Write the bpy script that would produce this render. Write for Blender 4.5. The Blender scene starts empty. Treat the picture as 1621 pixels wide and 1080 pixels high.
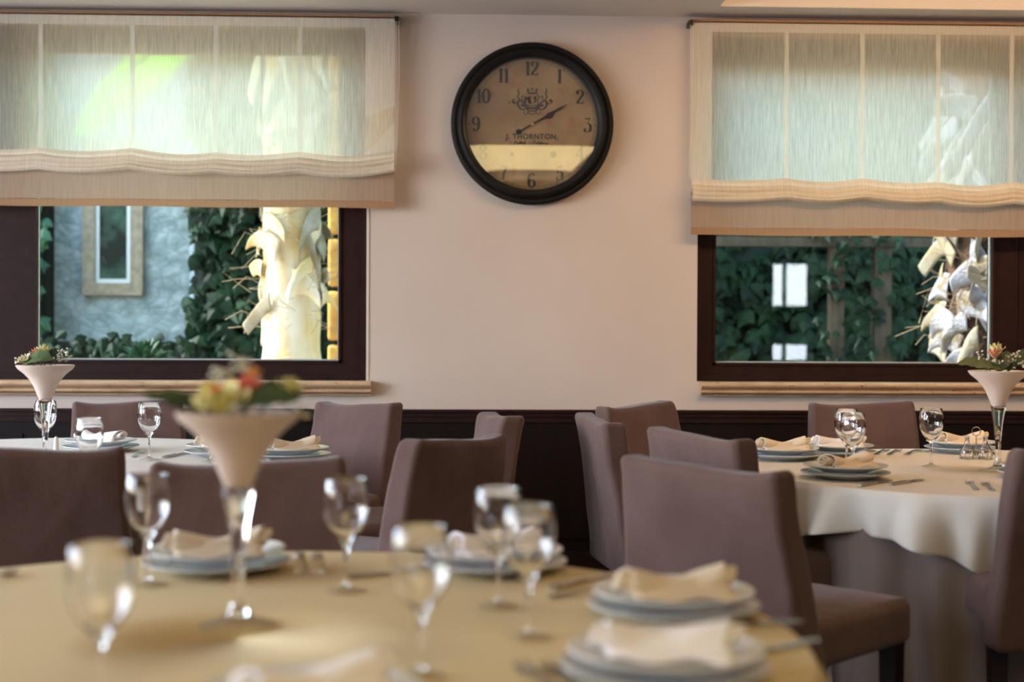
import bpy, bmesh, math, random
from mathutils import Vector, Matrix, noise
PI = math.pi
R_ = random.Random(7)
sc = bpy.context.scene
C = sc.collection

# ------------------------------------------------------------------ camera
F = 2251.0                      # focal length in pixels (50 mm on a 36 mm wide frame)
YAW, PITCH, ROLL = math.radians(2.0), math.radians(0.50), math.radians(0.27)
CAMZ = 1.20
fwd = Vector((math.sin(YAW)*math.cos(PITCH), math.cos(YAW)*math.cos(PITCH), -math.sin(PITCH)))
rt0 = Vector((math.cos(YAW), -math.sin(YAW), 0))
up0 = rt0.cross(fwd)
rt = rt0*math.cos(ROLL) + up0*math.sin(ROLL)
up = up0*math.cos(ROLL) - rt0*math.sin(ROLL)
cd = bpy.data.cameras.new('camera'); cam = bpy.data.objects.new('camera', cd); C.objects.link(cam)
m = Matrix((rt, up, -fwd)).transposed().to_4x4(); m.translation = Vector((0, 0, CAMZ)); cam.matrix_world = m
cd.lens = 50.0; cd.sensor_width = 36.0; cd.sensor_fit = 'HORIZONTAL'; cd.clip_start = 0.05; cd.clip_end = 200
cd.dof.use_dof = True; cd.dof.focus_distance = 5.4; cd.dof.aperture_fstop = 2.0
sc.camera = cam
def ray(px, py): return fwd*F + rt*(px-810.5) + up*(540-py)
def on_z(px, py, z):
    d = ray(px, py); t = (z-CAMZ)/d.z; return Vector((d.x*t, d.y*t, z))
def on_y(px, py, y):
    d = ray(px, py); t = y/d.y; return Vector((d.x*t, y, CAMZ+d.z*t))
fh = Vector((math.sin(YAW), math.cos(YAW), 0)); rh = Vector((math.cos(YAW), -math.sin(YAW), 0))
def cw(x, d): return rh*x + fh*d            # camera-frame ground coordinates to world

# ------------------------------------------------------------------ world, sun, exposure
WY = 6.90                       # inner face of the window wall
sc.view_settings.view_transform = 'Standard'; sc.view_settings.look = 'None'
sc.view_settings.gamma = 1.0; sc.view_settings.use_curve_mapping = False
sc.view_settings.exposure = 0.76
w = bpy.data.worlds.new('sky'); sc.world = w; w.use_nodes = True
nt = w.node_tree; nt.nodes.clear()
sk = nt.nodes.new('ShaderNodeTexSky'); sk.sky_type = 'NISHITA'; sk.sun_disc = False
sk.sun_elevation = math.radians(48); sk.sun_rotation = math.radians(-95)
bg = nt.nodes.new('ShaderNodeBackground'); bg.inputs[1].default_value = 1.05
wo = nt.nodes.new('ShaderNodeOutputWorld')
nt.links.new(sk.outputs[0], bg.inputs[0]); nt.links.new(bg.outputs[0], wo.inputs[0])
def light(name, kind, loc, direction, energy, col, **kw):
    l = bpy.data.lights.new(name, kind); l.energy = energy; l.color = col
    for k, v in kw.items(): setattr(l, k, v)
    o = bpy.data.objects.new(name, l); C.objects.link(o); o.location = loc
    o.rotation_euler = Vector(direction).to_track_quat('-Z', 'Y').to_euler(); return o
light('sun', 'SUN', (-6, 6, 9), (.66, -.02, -.75), 6.5, (1, .95, .86), angle=math.radians(.6))
COOL = (.74, .84, 1.0); WARM = (1.0, .74, .42)
SIDE_WIN = [(-.2, .9), (1.5, 2.9), (3.5, 5.3)]          # windows in the left wall, y ranges
for (a, b), en in zip(SIDE_WIN, (52, 62, 130)):
    light('daylight', 'AREA', (-4.75, (a+b)/2, 1.75), (1, 0, 0), en, COOL, shape='RECTANGLE', size=1.9, size_y=b-a+.1)
LX, RX, BY, CZ = -4.4, 4.6, -3.2, 2.72
# warm lamps inside the two recessed ceiling trays
light('tray_lamp', 'AREA', (2.6, 4.6, 3.0), (0, 0, -1), 8, WARM, shape='RECTANGLE', size=2.6, size_y=2.8)
light('tray_lamp', 'AREA', (.3, -1.15, 2.85), (0, 0, -1), 46, (1, .77, .36), shape='RECTANGLE', size=2.2, size_y=3.2)
light('tray_lamp', 'AREA', (2.6, 4.2, 2.93), (0, 1, .02), 26, (1, .66, .34), shape='RECTANGLE', size=2.8, size_y=.2)

# ------------------------------------------------------------------ materials
def hexc(s):
    s = s.lstrip('#'); v = [int(s[i:i+2], 16)/255 for i in (0, 2, 4)]
    return tuple((c/12.92 if c <= .04045 else ((c+.055)/1.055)**2.4) for c in v)+(1,)
MATS = {}
class NT:
    def __init__(s, name):
        s.m = bpy.data.materials.new(name); s.m.use_nodes = True; s.t = s.m.node_tree; s.t.nodes.clear(); MATS[name] = s.m
        s.out = s.n('ShaderNodeOutputMaterial')
    def n(s, t, **kw):
        x = s.t.nodes.new(t)
        for k, v in kw.items():
            if isinstance(k, str) and hasattr(x, k): setattr(x, k, v)
        return x
    def l(s, a, b): s.t.links.new(a, b)
    def coord(s, scale, kind='Object'):
        tc = s.n('ShaderNodeTexCoord'); mp = s.n('ShaderNodeMapping'); mp.inputs['Scale'].default_value = scale
        s.l(tc.outputs[kind], mp.inputs[0]); return mp.outputs[0]
    def noise(s, vec, scale, detail=3, rough=.5):
        x = s.n('ShaderNodeTexNoise'); x.inputs['Scale'].default_value = scale; x.inputs['Detail'].default_value = detail; x.inputs['Roughness'].default_value = rough
        s.l(vec, x.inputs['Vector']); return x.outputs[0]
    def ramp(s, fac, stops):
        r = s.n('ShaderNodeValToRGB'); e = r.color_ramp.elements
        e[0].position, e[0].color = stops[0][0], stops[0][1]; e[1].position, e[1].color = stops[-1][0], stops[-1][1]
        for p, c in stops[1:-1]:
            q = e.new(p); q.color = c
        s.l(fac, r.inputs[0]); return r.outputs[0]
    def bump(s, h, strength=.2, dist=.01):
        b = s.n('ShaderNodeBump'); b.inputs['Strength'].default_value = strength; b.inputs['Distance'].default_value = dist
        s.l(h, b.inputs['Height']); return b.outputs[0]
def pbr(name, col, rough=.6, metal=0, col2=None, scale=(1, 1, 1), nscale=6, bump=0, bscale=60, spec=.5, detail=3, lo=.35, hi=.65, sheen=0, bstretch=None, bdist=.01):
    t = NT(name); p = t.n('ShaderNodeBsdfPrincipled'); t.l(p.outputs[0], t.out.inputs[0])
    p.inputs['Base Color'].default_value = hexc(col); p.inputs['Roughness'].default_value = rough; p.inputs['Metallic'].default_value = metal
    p.inputs['Specular IOR Level'].default_value = spec
    if sheen: p.inputs['Sheen Weight'].default_value = sheen
    if col2:
        f = t.noise(t.coord(scale), nscale, detail); t.l(t.ramp(f, [(lo, hexc(col)), (hi, hexc(col2))]), p.inputs['Base Color'])
    if bump:
        f = t.noise(t.coord(bstretch or (1, 1, 1)), bscale, 4); t.l(t.bump(f, bump, bdist), p.inputs['Normal'])
    return t.m
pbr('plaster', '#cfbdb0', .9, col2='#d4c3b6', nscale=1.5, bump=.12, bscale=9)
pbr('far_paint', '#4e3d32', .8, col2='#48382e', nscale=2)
pbr('ceiling_paint', '#ddd0c4', .9, bump=.05, bscale=20)
pbr('dark_wood', '#1c0e0b', .5, spec=.3, col2='#281410', scale=(2, 2, 14), nscale=4, bump=.05, bscale=30, bstretch=(1, 1, .1))
pbr('window_wood', '#240f0c', .55, col2='#2c1411', scale=(3, 3, 3), nscale=5, spec=.2, bump=.04, bscale=50)
pbr('wainscot_wood', '#1a0d0a', .55, spec=.2, col2='#140907', scale=(6, 6, .6), nscale=3)
pbr('floor_wood', '#2e1d14', .5, col2='#3a261a', scale=(1, 8, 1), nscale=3)
pbr('sheath_fabric', '#644c46', .9, col2='#6d554e', nscale=5, bump=.4, bscale=11, spec=.12, sheen=.15, bdist=.02)
pbr('tablecloth_cream', '#d0b98e', .8, col2='#d4be93', nscale=2, bump=.1, bscale=400, spec=.2, bdist=.002)
pbr('tablecloth_white', '#dcd2c6', .8, col2='#e2d9ce', nscale=2, bump=.1, bscale=400, spec=.2, bdist=.002)
pbr('skirt_cloth', '#7d6c62', .85, col2='#85746a', nscale=2, spec=.2)
pbr('napkin_cream', '#ead8c0', .85, bump=.2, bscale=160, spec=.2, bdist=.003)
pbr('napkin_white', '#f7f1f0', .85, bump=.2, bscale=160, spec=.2, bdist=.003)
pbr('porcelain', '#dcdad6', .18)
pbr('porcelain_shade', '#c4c8ca', .2)  # grey-blue tone puts the shade on the lower plates into their colour
pbr('steel', '#b9b2a8', .22, 1)
pbr('rust_black', '#0f0c0a', .6, spec=.25, col2='#191411', nscale=12, bump=.2, bscale=80)
pbr('ink', '#1c1512', .8)
pbr('ink_faded_glare', '#3b322e', .85)
pbr('clock_rust', '#8a4a30', .9)
pbr('frosted_pink', '#cdb8ac', .45, spec=.4)
pbr('rose_yellow', '#e2d684', .7, col2='#eee8ba', nscale=30)
pbr('rose_orange', '#eaa868', .7)
pbr('rose_pink', '#e8776a', .7, col2='#ec8f74', nscale=20)
pbr('bud_peach', '#d99a78', .7)
pbr('rose_ivory', '#d9cfa9', .7)
pbr('leaf_green', '#4c5e2c', .5, col2='#3a4a22', nscale=20)
pbr('leaf_dark', '#26381c', .5)
pbr('sprig_white', '#e3dccb', .8)
pbr('stem_green', '#5c6b3a', .7)
pbr('salt_white', '#e0d3c4', .3)
pbr('ivy', '#1a2f1c', .55, spec=.12, col2='#0c1a10', nscale=4)
pbr('ivy_light', '#35593e', .5, spec=.3, col2='#20402c', nscale=3)
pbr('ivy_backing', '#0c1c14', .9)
pbr('trellis_wood', '#4e4232', .85, col2='#3a3226', scale=(3, 3, .5), nscale=8)
pbr('garden_earth', '#b9b09c', .95, col2='#c8c0ac', nscale=3)
pbr('house_pane_reflection', '#0f1c16', .2, col2='#3c5a48', nscale=5, lo=.45, hi=.75)  # green blotches paint a reflection of greenery into the pane
pbr('mirror_frame', '#6f6450', .6, col2='#8b7f66', nscale=20)
pbr('pale_frame', '#b9bdb8', .7)
pbr('outer_render', '#b9b3a8', .9)
pbr('fiber', '#a08a70', .9)
pbr('trunk_brown', '#3e2a20', .95, col2='#5b4230', nscale=14, bump=.8, bscale=30, bdist=.03)
pbr('palm_white_ochre_glow', '#ebe6da', .8, col2='#d2b27a', scale=(1, 1, .3), nscale=6, lo=.35, hi=.62, bump=.4, bscale=20, bstretch=(1, 1, 3), bdist=.02)  # ochre patches paint yellow reflected light into the bark colour
pbr('boot_pale', '#a3a2ae', .75, col2='#7d705c', scale=(1, 1, 1), nscale=9, bump=.5, bscale=60, bdist=.02, spec=.2, lo=.4, hi=.68)
pbr('boot_tan', '#8d7d5e', .75, spec=.2, col2='#a39d92', nscale=6, bump=.3, bscale=40)
pbr('ochre_block', '#c99a4c', .85, col2='#a8793a', nscale=6, bump=.5, bscale=25)
pbr('curtain_rail', '#b9a583', .6)
pbr('metal_dark', '#3a302a', .4, .8)
def stone_mat():
    t = NT('sill_stone'); p = t.n('ShaderNodeBsdfPrincipled'); t.l(p.outputs[0], t.out.inputs[0]); p.inputs['Roughness'].default_value = .7
    a = t.noise(t.coord((1, 1, 4)), 9, 5); base = t.ramp(a, [(.3, hexc('#b58f6c')), (.7, hexc('#cdab88'))])
    pit = t.noise(t.coord((1.2, 1, 2)), 45, 3); mask = t.ramp(pit, [(.66, (0, 0, 0, 1)), (.70, (1, 1, 1, 1))])
    mx = t.n('ShaderNodeMixRGB'); t.l(mask, mx.inputs[0]); t.l(base, mx.inputs[1]); mx.inputs[2].default_value = hexc('#5b3d2e'); t.l(mx.outputs[0], p.inputs['Base Color'])
stone_mat()
def rubble():
    t = NT('rubble_wall'); p = t.n('ShaderNodeBsdfPrincipled'); t.l(p.outputs[0], t.out.inputs[0]); p.inputs['Roughness'].default_value = .9
    v = t.n('ShaderNodeTexVoronoi'); v.feature = 'DISTANCE_TO_EDGE'; v.inputs['Scale'].default_value = 9; t.l(t.coord((1, 1, 1.5)), v.inputs['Vector'])
    n1 = t.noise(t.coord((1, 1, 1)), 7, 4)
    base = t.ramp(n1, [(.35, hexc('#6f7d7a')), (.65, hexc('#98a3a1'))])
    e = t.ramp(v.outputs[0], [(0, (.78, .80, .80, 1)), (.10, (1, 1, 1, 1))])
    mx = t.n('ShaderNodeMixRGB', blend_type='MULTIPLY'); mx.inputs[0].default_value = 1; t.l(base, mx.inputs[1]); t.l(e, mx.inputs[2]); t.l(mx.outputs[0], p.inputs['Base Color'])
    t.l(t.bump(v.outputs[0], .6, .03), p.inputs['Normal'])
rubble()
def clock_paper():
    t = NT('clock_paper'); p = t.n('ShaderNodeBsdfPrincipled'); t.l(p.outputs[0], t.out.inputs[0]); p.inputs['Roughness'].default_value = .8
    a = t.noise(t.coord((1, 1, 1)), 5, 4); b = t.noise(t.coord((1, 1, 1)), 17, 4)
    base = t.ramp(a, [(.35, hexc('#8a7050')), (.65, hexc('#ad9068'))]); sp = t.ramp(b, [(.56, (0, 0, 0, 1)), (.72, (.6, .6, .6, 1))])
    mx = t.n('ShaderNodeMixRGB'); t.l(sp, mx.inputs[0]); t.l(base, mx.inputs[1]); mx.inputs[2].default_value = hexc('#96583c'); t.l(mx.outputs[0], p.inputs['Base Color'])
clock_paper()
def glass():
    t = NT('glass'); g = t.n('ShaderNodeBsdfGlass'); g.inputs['Roughness'].default_value = 0; g.inputs['IOR'].default_value = 1.48; t.l(g.outputs[0], t.out.inputs[0])
    t = NT('pane_glass'); tr = t.n('ShaderNodeBsdfTransparent'); tr.inputs[0].default_value = (.93, .99, .96, 1)
    gl = t.n('ShaderNodeBsdfGlossy'); gl.inputs['Roughness'].default_value = .0
    fr = t.n('ShaderNodeFresnel'); fr.inputs[0].default_value = 1.5; mx = t.n('ShaderNodeMixShader')
    t.l(fr.outputs[0], mx.inputs[0]); t.l(tr.outputs[0], mx.inputs[1]); t.l(gl.outputs[0], mx.inputs[2]); t.l(mx.outputs[0], t.out.inputs[0])
glass()
def thin():
    t = NT('thin_glass'); tr = t.n('ShaderNodeBsdfTransparent'); tr.inputs[0].default_value = (.96, .97, .97, 1); gl = t.n('ShaderNodeBsdfGlossy'); gl.inputs['Roughness'].default_value = .03
    fr = t.n('ShaderNodeFresnel'); fr.inputs[0].default_value = 1.22; mx = t.n('ShaderNodeMixShader')
    t.l(fr.outputs[0], mx.inputs[0]); t.l(tr.outputs[0], mx.inputs[1]); t.l(gl.outputs[0], mx.inputs[2]); t.l(mx.outputs[0], t.out.inputs[0])
thin()
def clockglass():
    t = NT('clock_crystal'); tr = t.n('ShaderNodeBsdfTransparent'); gl = t.n('ShaderNodeBsdfGlossy'); gl.inputs['Roughness'].default_value = .01
    fr = t.n('ShaderNodeFresnel'); fr.inputs[0].default_value = 2.5; mx = t.n('ShaderNodeMixShader')
    t.l(fr.outputs[0], mx.inputs[0]); t.l(tr.outputs[0], mx.inputs[1]); t.l(gl.outputs[0], mx.inputs[2]); t.l(mx.outputs[0], t.out.inputs[0])
clockglass()
def cloth(name, col, see, trans, streak=1.0):
    t = NT(name)
    v = t.coord((1, .02, .035)); n1 = t.noise(v, 400, 2, .6); v2 = t.coord((1, .02, .04)); n2 = t.noise(v2, 150, 3, .6)
    ad = t.n('ShaderNodeMath', operation='ADD'); t.l(n1, ad.inputs[0]); t.l(n2, ad.inputs[1])
    mr = t.n('ShaderNodeMapRange'); mr.inputs[1].default_value = .75; mr.inputs[2].default_value = 1.25
    mr.inputs[3].default_value = see*(1-.55*streak); mr.inputs[4].default_value = min(1, see*(1+.5*streak)); t.l(ad.outputs[0], mr.inputs[0])
    c = t.ramp(n2, [(.3, hexc(col)), (.7, tuple(x*.86 for x in hexc(col)[:3])+(1,))])
    d = t.n('ShaderNodeBsdfDiffuse'); tl = t.n('ShaderNodeBsdfTranslucent'); t.l(c, d.inputs[0]); t.l(c, tl.inputs[0])
    m1 = t.n('ShaderNodeMixShader'); m1.inputs[0].default_value = trans; t.l(d.outputs[0], m1.inputs[1]); t.l(tl.outputs[0], m1.inputs[2])
    tr = t.n('ShaderNodeBsdfTransparent'); m2 = t.n('ShaderNodeMixShader'); t.l(mr.outputs[0], m2.inputs[0]); t.l(m1.outputs[0], m2.inputs[1]); t.l(tr.outputs[0], m2.inputs[2])
    t.l(m2.outputs[0], t.out.inputs[0])
cloth('sheer_linen', '#fff3de', .22, .84)
cloth('hem_linen', '#fbf6ea', .10, .60, .5)
cloth('fold_linen', '#fbeedb', .0, .42, 0)
cloth('flap_linen_dim', '#b89c86', .02, .30)  # browner tint puts the doubled flap's dimmer light into the colour
cloth('flap_hem', '#b08a6a', .0, .25, 0)
def leafmat(name, c1, c2):
    t = NT(name); c = t.ramp(t.noise(t.coord((1, 1, 1)), 3, 2), [(.3, hexc(c1)), (.7, hexc(c2))])
    d = t.n('ShaderNodeBsdfDiffuse'); tl = t.n('ShaderNodeBsdfTranslucent'); t.l(c, d.inputs[0]); t.l(c, tl.inputs[0]); m1 = t.n('ShaderNodeMixShader'); m1.inputs[0].default_value = .5
    t.l(d.outputs[0], m1.inputs[1]); t.l(tl.outputs[0], m1.inputs[2]); t.l(m1.outputs[0], t.out.inputs[0])
leafmat('frond_green', '#6fae3a', '#8cc654')
M = MATS

# ------------------------------------------------------------------ mesh helpers
class MB:
    def __init__(s): s.v = []; s.f = []
    def add(s, vs, fs):
        b = len(s.v); s.v += [Vector(v) for v in vs]; s.f += [tuple(i+b for i in f) for f in fs]; return s
    def box(s, a, b):
        x0, y0, z0 = a; x1, y1, z1 = b
        return s.add([(x0,y0,z0),(x1,y0,z0),(x1,y1,z0),(x0,y1,z0),(x0,y0,z1),(x1,y0,z1),(x1,y1,z1),(x0,y1,z1)],
                     [(0,3,2,1),(4,5,6,7),(0,1,5,4),(1,2,6,5),(2,3,7,6),(3,0,4,7)])
    def grid(s, pts, closed_u=False, closed_v=False):          # pts[u][v]
        nu, nv = len(pts), len(pts[0]); vs = [p for r in pts for p in r]; fs = []
        for i in range(nu if closed_u else nu-1):
            for j in range(nv if closed_v else nv-1):
                i2, j2 = (i+1) % nu, (j+1) % nv
                fs.append((i*nv+j, i2*nv+j, i2*nv+j2, i*nv+j2))
        return s.add(vs, fs)
    def lathe(s, prof, n=32, c=(0, 0, 0), closed=False):
        c = Vector(c); pts = [[c+Vector((max(r, 1e-5)*math.cos(2*PI*k/n), max(r, 1e-5)*math.sin(2*PI*k/n), z)) for k in range(n)] for r, z in prof]
        return s.grid(pts, closed_u=closed, closed_v=True)
    def tube(s, path, rad, n=8, cap=True):
        path = [Vector(p) for p in path]; rr = rad if isinstance(rad, (list, tuple)) else [rad]*len(path); rings = []
        for i, p in enumerate(path):
            t = (path[min(i+1, len(path)-1)]-path[max(i-1, 0)]).normalized()
            a = t.cross(Vector((0, 0, 1)) if abs(t.z) < .9 else Vector((1, 0, 0))).normalized(); b = t.cross(a)
            rings.append([p+(a*math.cos(2*PI*k/n)+b*math.sin(2*PI*k/n))*rr[i] for k in range(n)])
        base = len(s.v); s.grid(rings, closed_v=True)
        if cap:
            s.f.append(tuple(base+k for k in range(n))); s.f.append(tuple(base+(len(path)-1)*n+k for k in reversed(range(n))))
        return s
    def sphere(s, c, r, sz=1, n=10, h=6):
        return s.lathe([(r*math.sin(PI*i/h), -r*sz*math.cos(PI*i/h)) for i in range(h+1)], n, c)
    def xf(s, fn): s.v = [Vector(fn(v)) for v in s.v]; return s
    def build(s, name, mat, parent=None, smooth=True, merge=False, fix=True):
        me = bpy.data.meshes.new(name); me.from_pydata([tuple(v) for v in s.v], [], s.f)
        if fix or merge:
            bm = bmesh.new(); bm.from_mesh(me)
            if merge: bmesh.ops.remove_doubles(bm, verts=bm.verts, dist=1e-5)
            bmesh.ops.recalc_face_normals(bm, faces=bm.faces); bm.to_mesh(me); bm.free()
        for p in me.polygons: p.use_smooth = smooth
        if smooth:
            try: me.set_sharp_from_angle(angle=math.radians(42))
            except Exception: pass
        me.materials.append(mat)
        o = bpy.data.objects.new(name, me); C.objects.link(o)
        if parent is not None: o.parent = parent
        return o
def rbox(sx, sy, sz, r, n=4, mid=8):
    """rounded box centred on the origin"""
    mb = MB(); h = (sx/2, sy/2, sz/2); r = min(r, *[x*.98 for x in h])
    def axis(hh):
        edge = [r*(1-math.tan(PI/4*(1-i/n))) for i in range(n+1)]     # 0..r
        a = [-hh+e for e in edge]; a += [-hh+r+(2*(hh-r))*k/mid for k in range(1, mid)]; a += [hh-e for e in reversed(edge)]; return a
    ax = [axis(x) for x in h]
    def proj(p):
        q = Vector([max(-h[i]+r, min(h[i]-r, p[i])) for i in range(3)]); d = Vector(p)-q
        return q+d.normalized()*r if d.length > 1e-9 else q
    for k in range(3):
        a, b = (k+1) % 3, (k+2) % 3
        for sgn in (-1, 1):
            pts = []
            for u in ax[a]:
                row = []
                for v in ax[b]:
                    p = [0, 0, 0]; p[k] = sgn*h[k]; p[a] = u; p[b] = v; row.append(proj(p))
                pts.append(row)
            mb.grid(pts)
    return mb
def empty(name, loc=(0, 0, 0), rz=0, label=None, cat=None, group=None, kind=None):
    o = bpy.data.objects.new(name, None); C.objects.link(o); o.location = loc; o.rotation_euler = (0, 0, rz); o.empty_display_size = .1
    return tag(o, label, cat, group, kind)
def tag(o, label=None, cat=None, group=None, kind=None):
    for k, v in (('label', label), ('category', cat), ('group', group), ('kind', kind)):
        if v: o[k] = v
    return o
def dup(root, loc, rz, label, group=None):
    r = root.copy(); C.objects.link(r); r.location = loc; r.rotation_euler = (0, 0, rz); r['label'] = label
    if group: r['group'] = group
    for ch in list(root.children):
        c = ch.copy(); C.objects.link(c); c.parent = r
        for g in ch.children:
            d = g.copy(); C.objects.link(d); d.parent = c
    return r
def struct(name, mb, mat, parent=None, smooth=False, label=None):
    o = mb.build(name, mat, parent, smooth)
    if parent is None: o['kind'] = 'structure'
    if label: o['label'] = label
    return o
def catmull(pts, n=8, closed=False):
    pts = [Vector(p) for p in pts]; out = []; N = len(pts)
    for i in range(N if closed else N-1):
        if closed: p0, p1, p2, p3 = pts[i-1], pts[i], pts[(i+1) % N], pts[(i+2) % N]
        else: p0, p1, p2, p3 = pts[max(i-1, 0)], pts[i], pts[i+1], pts[min(i+2, N-1)]
        for k in range(n):
            t = k/n; out.append(.5*((2*p1)+(p2-p0)*t+(2*p0-5*p1+4*p2-p3)*t*t+(3*p1-p0-3*p2+p3)*t**3))
    out.append(pts[0] if closed else pts[-1]); return out

# ------------------------------------------------------------------ room shell
T = .15
P = lambda x, y: on_y(x, y, WY)
def rect(x0, y0, x1, y1, y=WY):           # pixel rectangle on the wall -> x0, z0(bottom), x1, z1(top)
    cx, cy = (max(x0, -400)+min(x1, 2000))/2, (y0+y1)/2
    return (on_y(x0, cy, y).x, on_y(cx, y1, y).z, on_y(x1, cy, y).x, on_y(cx, y0, y).z)
WL = (-3.75, P(300, 602).z, P(581, 400).x, P(300, 42).z)
WR = (P(1104, 400).x, P(1350, 605).z, 4.25, P(1350, 60).z)
mb = MB()
zt = 3.15
mb.box((LX-.3, WY, -.0), (WL[0], WY+T, zt)); mb.box((WL[0], WY, 0), (WL[2], WY+T, WL[1])); mb.box((WL[0], WY, WL[3]), (WL[2], WY+T, zt))
mb.box((WL[2], WY, 0), (WR[0], WY+T, zt)); mb.box((WR[0], WY, 0), (WR[2], WY+T, WR[1])); mb.box((WR[0], WY, WR[3]), (WR[2], WY+T, zt)); mb.box((WR[2], WY, 0), (RX+.3, WY+T, zt))
struct('wall_front', mb, M['plaster'])
mb = MB(); ys = [BY-.3]
for a, b in SIDE_WIN: ys += [a, b]
ys.append(WY)
for i in range(0, len(ys), 2): mb.box((LX-.3, ys[i], 0), (LX, ys[i+1], zt))
for a, b in SIDE_WIN: mb.box((LX-.3, a, 0), (LX, b, .85)); mb.box((LX-.3, a, 2.55), (LX, b, zt))
struct('wall_left', mb, M['plaster'])
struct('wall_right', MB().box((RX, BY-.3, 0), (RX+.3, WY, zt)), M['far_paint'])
# rear wall: its two windows are what the right-hand pane mirrors
def mirrored(px, py):
    return on_y(px, py, 2*(WY+.12)-BY)
ma, mbt = mirrored(1222, 414), mirrored(1284, 488)
mc, md = mirrored(1222, 542), mirrored(1284, 574)
bx0, bx1 = ma.x, mbt.x
mb = MB(); mb.box((LX, BY-.3, 0), (bx0, BY, zt)); mb.box((bx1, BY-.3, 0), (RX, BY, zt)); mb.box((bx0, BY-.3, ma.z), (bx1, BY, zt))
mb.box((bx0, BY-.3, mc.z), (bx1, BY, mbt.z)); mb.box((bx0, BY-.3, 0), (bx1, BY, md.z))
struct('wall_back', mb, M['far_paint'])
light('daylight', 'AREA', ((bx0+bx1)/2, BY-.6, 1.45), (0, 1, 0), 80, COOL, shape='RECTANGLE', size=1.0, size_y=1.6)
struct('floor', MB().box((LX-.3, BY-.3, -.12), (RX+.3, WY+T, 0)), M['floor_wood'])
# ceiling with two recessed trays
def ceil_holes(holes):
    mb = MB(); xs = sorted({LX-.3, RX+.3, *[h[0] for h in holes], *[h[2] for h in holes]}); ys = sorted({BY-.3, WY, *[h[1] for h in holes], *[h[3] for h in holes]})
    for i in range(len(xs)-1):
        for j in range(len(ys)-1):
            cx, cy = (xs[i]+xs[i+1])/2, (ys[j]+ys[j+1])/2
            if any(h[0] < cx < h[2] and h[1] < cy < h[3] for h in holes): continue
            mb.box((xs[i], ys[j], CZ), (xs[i+1], ys[j+1], CZ+.06))
    for h in holes:
        x0, y0, x1, y1 = h; k = .05
        mb.box((x0-k, y0-k, CZ+.06), (x0, y1+k, 3.1)); mb.box((x1, y0-k, CZ+.06), (x1+k, y1+k, 3.1)); mb.box((x0, y0-k, CZ+.06), (x1, y0, 3.1)); mb.box((x0, y1, CZ+.06), (x1, y1+k, 3.1))
    mb.box((LX-.3, BY-.3, 3.1), (RX+.3, WY, 3.18))
    return mb
e = on_z(1140, 10, CZ)
TR1 = (e.x, 2.9, 4.2, e.y); TR2 = (-1.6, -2.95, 2.2, 1.7)
struct('ceiling', ceil_holes([TR1, TR2]), M['ceiling_paint'])
# wainscot and its moulding
wz = P(700, 648).z
wc = MB(); wc.box((LX, WY-.02, 0), (RX, WY, wz-.04))
x = LX+.2
while x < RX-.5:
    wc.box((x, WY-.028, .18), (x+.62, WY-.02, wz-.12)); x += .74
struct('trim_1', wc, M['wainscot_wood'], label='dark wood wainscot panelling under the windows')
mo = MB(); mo.box((LX, WY-.05, wz-.012), (RX, WY, wz)); mo.box((LX, WY-.038, wz-.034), (RX, WY, wz-.012)); mo.box((LX, WY-.03, wz-.062), (RX, WY, wz-.034))
struct('trim_2', mo, M['window_wood'], label='dark wood moulding capping the wainscot')
struct('baseboard_front', MB().box((LX, WY-.045, 0), (RX, WY-.028, .12)), M['dark_wood'])

# ------------------------------------------------------------------ windows
def frame_bars(mb, x0, z0, x1, z1, wd, y0, y1):
    mb.box((x0, y0, z0), (x1, y1, z0+wd)); mb.box((x0, y0, z1-wd), (x1, y1, z1)); mb.box((x0, y0, z0+wd), (x0+wd, y1, z1-wd)); mb.box((x1-wd, y0, z0+wd), (x1, y1, z1-wd))
def sill(parent, x0, x1, z):
    mb = MB(); n = 10
    prof = [(0, 0)]+[(-.055-.016*math.sin(PI*i/n), -.034*i/n) for i in range(n+1)]+[(-.05, -.037)]+[(-.046-.012*math.sin(PI*i/n), -.039-.02*i/n) for i in range(n+1)]+[(-.03, -.062), (-.03, -.07), (0, -.07)]
    pts = [[(xx, WY+y, z+zz) for y, zz in prof] for xx in (x0, x1)]
    mb.grid(pts, closed_v=True); b = len(mb.v); k = len(prof); mb.f.append(tuple(range(k))); mb.f.append(tuple(range(k, 2*k)))
    mb.box((x0+.03, WY, z-.02), (x1-.03, WY+.10, z))
    return mb.build('sill', M['sill_stone'], parent)
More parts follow.
